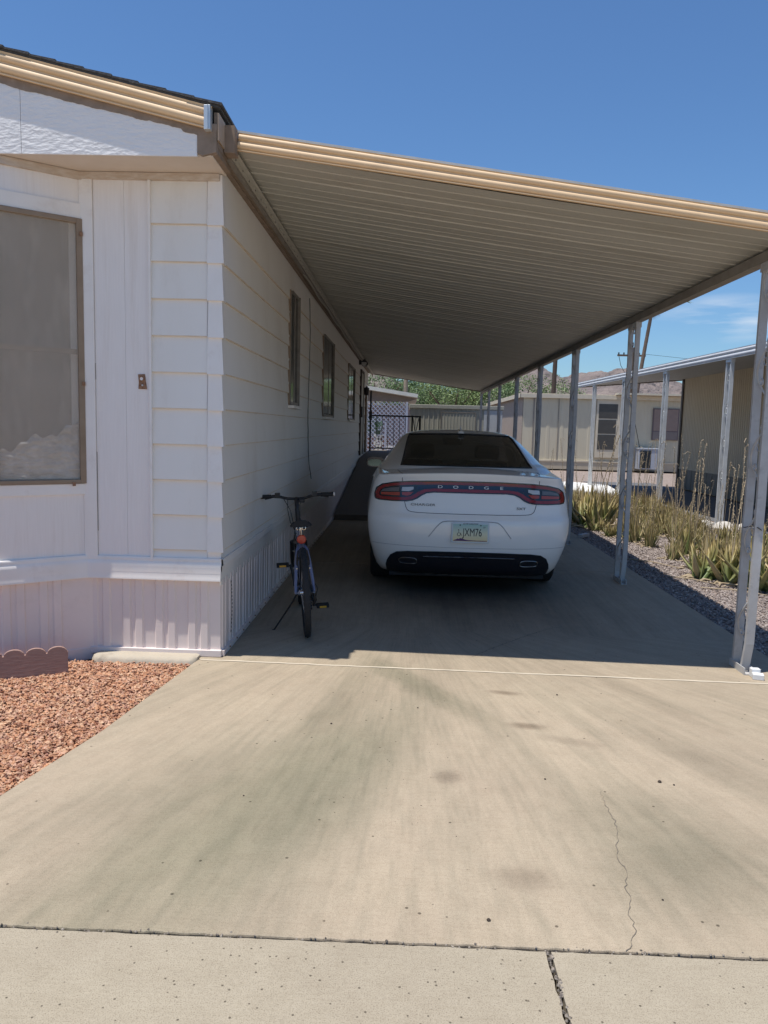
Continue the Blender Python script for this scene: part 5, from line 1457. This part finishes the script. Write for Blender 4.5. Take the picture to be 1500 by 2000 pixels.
# white stones near the neighbour post
for k, (x, y, s) in enumerate(((4.75, 12.3, .15), (4.9, 12.55, .13), (5.05, 12.2, .16), (4.62, 12.6, .11), (5.2, 12.5, .12), (5.0, 11.9, .12), (5.35, 12.1, .14))):
    mb = MB(); bm = bmesh.new(); bmesh.ops.create_icosphere(bm, subdivisions=2, radius=s)
    for v in bm.verts: v.co *= 1+.25*noise.noise(v.co*9+Vector((k, 0, 0)))
    for v in bm.verts: v.co.z *= .7
    m_ = bpy.data.meshes.new('rock'); bm.to_mesh(m_); bm.free(); m_.materials.append(mat('white_rock', (.60, .57, .52), .85, col2=(.42, .39, .35), nscale=14)); ob = bpy.data.objects.new('rock', m_); COL.objects.link(ob); ob.location = (x, y, s*.3)
    tag(ob, 'pale rounded rock at the foot of the nearest neighbouring post', 'rock', 'white rocks round the neighbouring post')

# ================================================================== ALOES
def leaf_mat(name, green, tip, dry):
    m = bpy.data.materials.new(name); m.use_nodes = True; t = m.node_tree; b = t.nodes['Principled BSDF']; b.inputs['Roughness'].default_value = .5
    co = N(t, 'ShaderNodeTexCoord'); sp = N(t, 'ShaderNodeSeparateXYZ'); t.links.new(co.outputs['UV'], sp.inputs[0])
    cr = N(t, 'ShaderNodeValToRGB'); e = cr.color_ramp.elements; e[0].color = (*green, 1); e[0].position = .35; e[1].color = (*tip, 1); e[1].position = 1.0
    q = e.new(.7); q.color = tuple((a+b_)/2 for a, b_ in zip(green, tip))+(1,)
    t.links.new(sp.outputs['Y'], cr.inputs[0])
    mx_ = N(t, 'ShaderNodeMixRGB'); mx_.inputs['Color2'].default_value = (*dry, 1); t.links.new(sp.outputs['X'], mx_.inputs['Fac']); t.links.new(cr.outputs[0], mx_.inputs['Color1'])
    t.links.new(mx_.outputs[0], b.inputs['Base Color']); return m
M_ALOE = leaf_mat('aloe_leaf', (.13, .18, .055), (.42, .30, .12), (.50, .40, .22))
M_STALK = mat('dry_stalk', (.45, .36, .24), .8, col2=(.32, .25, .16), nscale=40)
def make_aloe(seed, hgt, nleaf, spread, dryness, stalks=0, wm=1.0):
    rd = random.Random(seed)
    root = thing('aloe_plant', 'spiky aloe clump with drying reddish leaf tips in the gravel bed', 'plant', group='aloe clumps along the driveway edge')
    vs = []; fs = []; uv = []
    for k in range(nleaf):
        a = rd.uniform(0, 2*pi); lean = rd.uniform(.08, 1.0)*spread; L = hgt*rd.uniform(.65, 1.1); w0 = rd.uniform(.014, .026)*wm
        bx, by = rd.uniform(-.05, .05)*spread*2, rd.uniform(-.05, .05)*spread*2
        dry = 1.0 if rd.random() < dryness*.35 else rd.random()*dryness
        nseg = 5; o = len(vs); d = Vector((cos(a), sin(a), 0)); q = Vector((-sin(a), cos(a), 0))
        p = Vector((bx, by, 0)); ang = lean*1.0
        curl = rd.uniform(-.25, .25)
        for i in range(nseg+1):
            t_ = i/nseg; ww = w0*(1-t_)**.7*(1+.2*sin(t_*pi)) 
            up = Vector((0, 0, 1))*cos(ang)+d*sin(ang); nm = up.cross(q)
            vs += [p-q*ww+nm*ww*.35, p-nm*ww*.45, p+q*ww+nm*ww*.35]
            uv += [(dry, t_)]*3
            p = p+up*(L/nseg); ang = max(0, ang-curl/nseg*2-lean*.08)
        for i in range(nseg):
            b0 = o+i*3; fs += [(b0, b0+1, b0+4, b0+3), (b0+1, b0+2, b0+5, b0+4), (b0+2, b0, b0+3, b0+5)]
    me = bpy.data.meshes.new('leaves'); me.from_pydata([tuple(v) for v in vs], [], fs); me.materials.append(M_ALOE)
    ul = me.uv_layers.new(name='UVMap')
    for lp in me.loops: ul.data[lp.index].uv = uv[lp.vertex_index]
    for pgn in me.polygons: pgn.use_smooth = True
    ob = bpy.data.objects.new('leaves', me); COL.objects.link(ob); ob.parent = root
    # dead leaves on the ground
    mb = MB()
    for k in range(9):
        a = rd.uniform(0, 6.28); r_ = rd.uniform(.05, .18)
        mb.tube([(r_*cos(a), r_*sin(a), .012), ((r_+.07)*cos(a+.2), (r_+.07)*sin(a+.2), .03), ((r_+.14)*cos(a+.3), (r_+.14)*sin(a+.3), .012)], [.008, .012, .002], 4)
    mb.build('dead_leaves', M_STALK, root)
    for k in range(stalks):
        mb = MB(); a = rd.uniform(0, 6.28); h = rd.uniform(.7, 1.45); cx, cy = rd.uniform(-.08, .08), rd.uniform(-.08, .08); lx = rd.uniform(-.25, .25); ly = rd.uniform(-.15, .15)
        pts = [(cx+lx*t_**1.5, cy+ly*t_**1.5, h*t_) for t_ in [i/10 for i in range(11)]]
        if rd.random() < .35: e = pts[-1]; pts += [(e[0]+.04, e[1], e[2]+.015), (e[0]+.08, e[1], e[2]-.03)]
        mb.tube(pts, [.0042]*len(pts), 4)
        for i in range(26):
            t_ = .62+.38*i/26; aa = i*2.4; p = (cx+lx*t_**1.5, cy+ly*t_**1.5, h*t_)
            mb.tube([p, (p[0]+.014*cos(aa), p[1]+.014*sin(aa), p[2]-.012)], [.003, .004], 3)
        mb.build('dry_flower_stalk', M_STALK, root)
    return root
protos = [make_aloe(21, .44, 22, 1.0, .15, wm=1.9), make_aloe(22, .46, 26, .85, .3, 1, wm=1.6), make_aloe(23, .42, 42, .85, .45, 2, wm=1.0), make_aloe(24, .44, 52, .75, .7, 3, wm=.75), make_aloe(25, .38, 56, .9, .6, wm=.8)]
spots = []
ra_ = random.Random(77)
# front row broad green clumps
for (x, y, pr_, s) in ((3.22, 8.12, 0, .95), (3.42, 7.95, 1, 1.0), (3.55, 7.62, 0, 1.1), (3.72, 7.35, 1, 1.0), (3.62, 7.9, 2, 1.0), (3.95, 7.2, 0, 1.0), (4.1, 7.45, 1, 1.05), (3.5, 8.5, 2, 1), (3.8, 8.2, 3, 1.05), (4.15, 8.0, 3, 1.0),
                       (2.95, 12.3, 0, 1.15), (3.05, 12.1, 1, 1.2), (2.98, 12.8, 0, 1.2), (4.3, 7.0, 0, 1.0), (4.4, 7.5, 2, 1)):
    spots.append((x, y, pr_, s))
while len(spots) < 112:
    y = ra_.uniform(8.0, 16.5)
    lo = 3.0+max(0, (11.3-y))*.12 if y < 11.3 else 2.95
    x = ra_.uniform(lo, lo+1.9)
    if y < 8.6 and x < 3.4: continue
    if min((x-a)**2+(y-b)**2 for a, b, *_ in spots) < .05: continue
    spots.append((x, y, ra_.choice((2, 3, 3, 4, 4)), ra_.uniform(.6, 1.05)))
used = set()
ALO = {0: 'broad green spiky aloe clump with few dry leaves near the front edge of the bed', 1: 'broad green aloe clump with a single dry flower stalk', 2: 'half-dry aloe clump with two tall dry flower stalks', 3: 'straw-coloured aloe clump with three tall dry flower stalks', 4: 'dry straw-coloured aloe clump without flower stalks'}
for (x, y, k, s) in spots:
    o = protos[k] if k not in used else copy_tree(protos[k]); used.add(k)
    o.location = (x, y, -.02); o.rotation_euler = (0, 0, ra_.uniform(0, 6.28)); s = s*1.22 if k < 2 else s; o.scale = (s, s, s*ra_.uniform(.85, 1.1)); o['label'] = ALO[k]; o['group'] = ('green aloe clumps' if k < 2 else 'dry aloe clumps')+ {0: ' without stalks', 1: ' with one stalk', 2: ' with two stalks', 3: ' with three stalks', 4: ' without stalks'}[k]
# fallen sticks
for k, (x, y, a, L) in enumerate(((2.9, 8.9, -.9, .7), (3.0, 7.9, -.8, .55), (3.2, 7.4, -.5, .6), (3.3, 7.7, -.9, .4))):
    mb = MB(); mb.tube([(-L/2*cos(a), -L/2*sin(a), 0), (0, .02, .012), (L/2*cos(a), L/2*sin(a), 0)], [.006, .007, .004], 5); o = mb.build('dry_stalk', M_STALK); o.location = (x, y, .004)
    tag(o, 'dry bleached flower stalk fallen on the shaded gravel', 'stalk', 'fallen dry stalks on the gravel')
# pale spike hanging at foot of the third post
mb = MB(); mb.box(0, .25, -.03, .03, 0, .05); o = mb.build('edging_block', M_POST, bevel=.004); o.location = (2.5, 10.9, .0); o.rotation_euler = (0, 0, .9); tag(o, 'small grey block lying by the foot of the third carport post', 'block')

# ================================================================== TREES, PALMS, POLE
M_LEAFS = []
for nm, a, b in (('mesquite_leaf', (.17, .25, .09), (.10, .165, .06)), ('light_leaf', (.22, .29, .10), (.14, .20, .07)), ('dark_leaf', (.09, .14, .06), (.055, .09, .04))):
    M_LEAFS.append(mat(nm, a, .6, col2=b, nscale=1.2, namt=.7))
M_BARK = mat('bark', (.14, .10, .07), .9, bump=.6, bscale=12)
def tree(x, y, h, r, seed, mt, label, cat='tree', grp='green trees beyond the sheds', n_=2600):
    rd = random.Random(seed); t = thing('desert_tree', label, cat, (x, y, 0), group=grp)
    mb = MB(); mb.tube([(0, 0, 0), (.1, .05, h*.25), (.05, .1, h*.45)], [.16, .13, .09], 8)
    for k in range(6):
        a = k*1.05+rd.random(); mb.tube([(.05, .1, h*.4), (cos(a)*r*.4, sin(a)*r*.4, h*.62), (cos(a)*r*.75, sin(a)*r*.75, h*.8)], [.07, .045, .015], 6)
    mb.build('trunk', M_BARK, t, smooth=60)
    cl = [(rd.uniform(-.75, .75)*r, rd.uniform(-.6, .6)*r, h*rd.uniform(.38, .88), rd.uniform(.28, .5)*r) for _ in range(15)]
    vs = []; fs = []
    for i in range(int(n_*1.9)):
        c = rd.choice(cl); th = rd.uniform(0, 6.28); ph = math.acos(rd.uniform(-1, 1)); rr0 = c[3]*rd.random()**.45
        p = Vector((c[0]+rr0*sin(ph)*cos(th), c[1]+rr0*sin(ph)*sin(th), c[2]+rr0*cos(ph)*.75))
        s = rd.uniform(.03, .085); u = Vector((rd.gauss(0, 1), rd.gauss(0, 1), rd.gauss(0, .7))).normalized(); v = u.cross(Vector((rd.gauss(0, 1), rd.gauss(0, 1), rd.gauss(0, 1)))).normalized()
        o = len(vs); vs += [p-u*s, p+v*s*.5, p+u*s, p-v*s*.5]; fs.append((o, o+1, o+2, o+3))
    me = bpy.data.meshes.new('crown'); me.from_pydata([tuple(v) for v in vs], [], fs); me.materials.append(mt)
    ob = bpy.data.objects.new('crown', me); COL.objects.link(ob); ob.parent = t
    return t
TL = ['light green feathery tree directly behind the shed roof', 'darker green bushy tree behind the shed', 'green tree behind the white lattice roof', 'low green tree right of the shed between carport posts', 'tall loose tree seen between the rear carport posts', 'green tree behind the cream home roof']
tree(-1.9, 46, 5.0, 2.4, 1, M_LEAFS[0], 'green tree rising behind the lattice home at the far left end of the carport opening', n_=3500)
tree(.9, 48, 5.0, 2.6, 2, M_LEAFS[0], 'green bushy tree behind the sloping white roof edge and the shed', n_=4200)
tree(2.6, 45, 4.6, 2.4, 3, M_LEAFS[1], 'light yellow-green tree right above the middle of the khaki shed', n_=4200)
tree(4.9, 47, 4.7, 2.5, 4, M_LEAFS[0], 'green tree above the right end of the khaki shed', n_=4200)
tree(7.2, 50, 5.6, 2.4, 5, M_LEAFS[1], 'taller light green tree between the rear carport posts above the cream home', n_=3800)
tree(9.8, 52, 4.9, 2.3, 6, M_LEAFS[0], 'loose green tree above the cream home roof left of the palm trunk', n_=3400)
tree(3.8, 58, 5.2, 3, 7, M_LEAFS[2], 'dark green tree farthest back behind the light tree', n_=3400)
tree(-.2, 56, 5.6, 2.6, 8, M_LEAFS[2], 'dark green tree behind the palm trunk near the lattice home', n_=3400)
# palms
def palm(x, y, h, lean, r0, seed, label, crownr=2.0, skirt=True, trunkc=(.22, .16, .12)):
    rd = random.Random(seed); t = thing('palm_tree', label, 'palm tree', (x, y, 0)); mb = MB(); pts = []; rs = []
    for k in range(40):
        t_ = k/39; pts.append((lean*t_**1.3, 0, h*t_)); rs.append(r0*(1.15-.35*t_)*(1+.05*(k % 2)))
    mb.tube(pts, rs, 12); mb.build('trunk', mat('palm_trunk_%d' % seed, trunkc, .95, col2=tuple(c*.6 for c in trunkc), nscale=8, namt=.7, stretch=(1, 1, 6), bump=.8, bscale=10), t, smooth=70)
    top = Vector(pts[-1])
    mb = MB(); ms = MB()
    for k in range(34):
        a = rd.uniform(0, 6.28); el = rd.uniform(.25 if skirt else -.5, 1.2); L = crownr*rd.uniform(.8, 1.1); d = Vector((cos(a)*cos(el), sin(a)*cos(el), sin(el)))
        P = [top+d*L*s_-Vector((0, 0, .55*(s_**2)*L*.6)) for s_ in (0, .3, .6, 1)]
        mb.tube(P, [.025, .02, .014, .006], 4)
        q = d.cross(Vector((0, 0, 1))).normalized()
        for j in range(30):
            s_ = .45+.55*j/30; base = top+d*L*s_-Vector((0, 0, .55*(s_**2)*L*.6)); sg = 1 if j % 2 else -1
            tip = base+q*sg*.45*(1.1-s_*.6)+d*.3-Vector((0, 0, .18)); w_ = .02
            mb.add([base-d*w_, base+d*w_, tip], [(0, 1, 2)])
    mb.build('fronds', M_LEAFS[2], t)
    if skirt:
        for k in range(420):
            a = rd.uniform(0, 6.28); z0 = rd.uniform(-.15, .25); r_ = rd.uniform(.1, .5); L = rd.uniform(.5, 1.1); b0 = top+Vector((cos(a)*.1, sin(a)*.1, z0)); e = top+Vector((cos(a)*r_, sin(a)*r_, z0-L)); q = Vector((-sin(a), cos(a), 0))*.022
            ms.add([b0-q, b0+q, e], [(0, 1, 2)])
        ms.build('dry_skirt', mat('dry_frond', (.30, .19, .10), .9, col2=(.2, .12, .07), nscale=10), t)
    return t
# right palm: crown bottom near px(1272,615), trunk to (1255,700)
palm(13.1, 46, 9.2, 1.0, .115, 31, 'tall leaning palm whose dry skirt shows under the roof edge beside the second post')
palm(8.15, 44, 8.6, .1, .13, 32, 'dark straight palm trunk between the third and fourth carport posts', trunkc=(.085, .06, .05), skirt=False)
palm(-.10, 40, 6.0, -.05, .12, 33, 'pale tan palm trunk behind the sloping white roof edge', trunkc=(.42, .33, .24), skirt=False)
up_ = thing('utility_pole', 'distant wooden utility pole with a crossarm beside the leaning palm', 'utility pole', (17.6, 62, 0))
MB().tube([(0, 0, 0), (0, 0, 8.2)], [.13, .09], 8).build('pole', M_BARK, up_)
mb = MB(); mb.box(-1.2, 1.0, -.06, .06, 7.5, 7.64)
up_c = mb.build('crossarm', M_BARK, up_)
mb = MB()
for xx in (-1.1, -.7, .5, .95): mb.lathe([(0, .05), (.14, .06), (.16, .02)], (xx, 0, 7.64), 'z', 8)
mb.build('insulator', M_BLACK, up_c)
mb = MB(); mb.tube([(.9, 0, 7.7), (6, 1, 7.4), (14, 2, 7.6)], .012, 4); mb.tube([(-1.1, 0, 7.6), (-.9, 0, 6.8), (-.3, 0, 5.8), (0, 0, 5.0)], .02, 4); mb.build('power_line', M_BLACK, up_)

# ================================================================== MOUNTAINS
def ridge():
    # elevation tangent against azimuth (x/y)
    key = [(-.5, .05), (-.2, .055), (-.05, .066), (-.03, .070), (-.012, .058), (.01, .050), (.05, .048), (.09, .052), (.13, .062), (.148, .071), (.158, .066), (.17, .074), (.185, .071), (.22, .073), (.26, .076), (.32, .070), (.45, .06), (.8, .05)]
    nx, ny = 260, 60; vs = []; fs = []
    for j in range(ny+1):
        for i in range(nx+1):
            az = -.5+1.3*i/nx; D = 1000+900*j/ny
            for (a, b), (c, d) in zip(key, key[1:]):
                if a <= az <= c: e = b+(d-b)*(az-a)/(c-a); break
            t_ = j/ny; x = az*D
            sh_ = (sin(min(1, t_/.55)*pi/2))**1.3 if t_ < .55 else max(0, 1-(t_-.55)/.45*.8)
            nzv = noise.fractal(Vector((x*.012, D*.006, 0)), .9, 2.1, 7)
            z = e*1495*sh_*(1+.12*nzv)+nzv*9*min(1, t_*5)-2
            vs.append((x, D, z))
    for j in range(ny):
        for i in range(nx): a = j*(nx+1)+i; fs.append((a, a+1, a+nx+2, a+nx+1))
    me = bpy.data.meshes.new('hills'); me.from_pydata(vs, [], fs)
    m = mat('desert_rock', (.25, .20, .175), .95, col2=(.16, .13, .12), nscale=.02, namt=.8, bump=1.0, bscale=.06, bdist=14, detail=8, dirt=(.17, .16, .12), dirtscale=.05, dirtamt=.7)
    me.materials.append(m); ob = bpy.data.objects.new('hills', me); COL.objects.link(ob); tag(ob, kind='structure')
ridge()
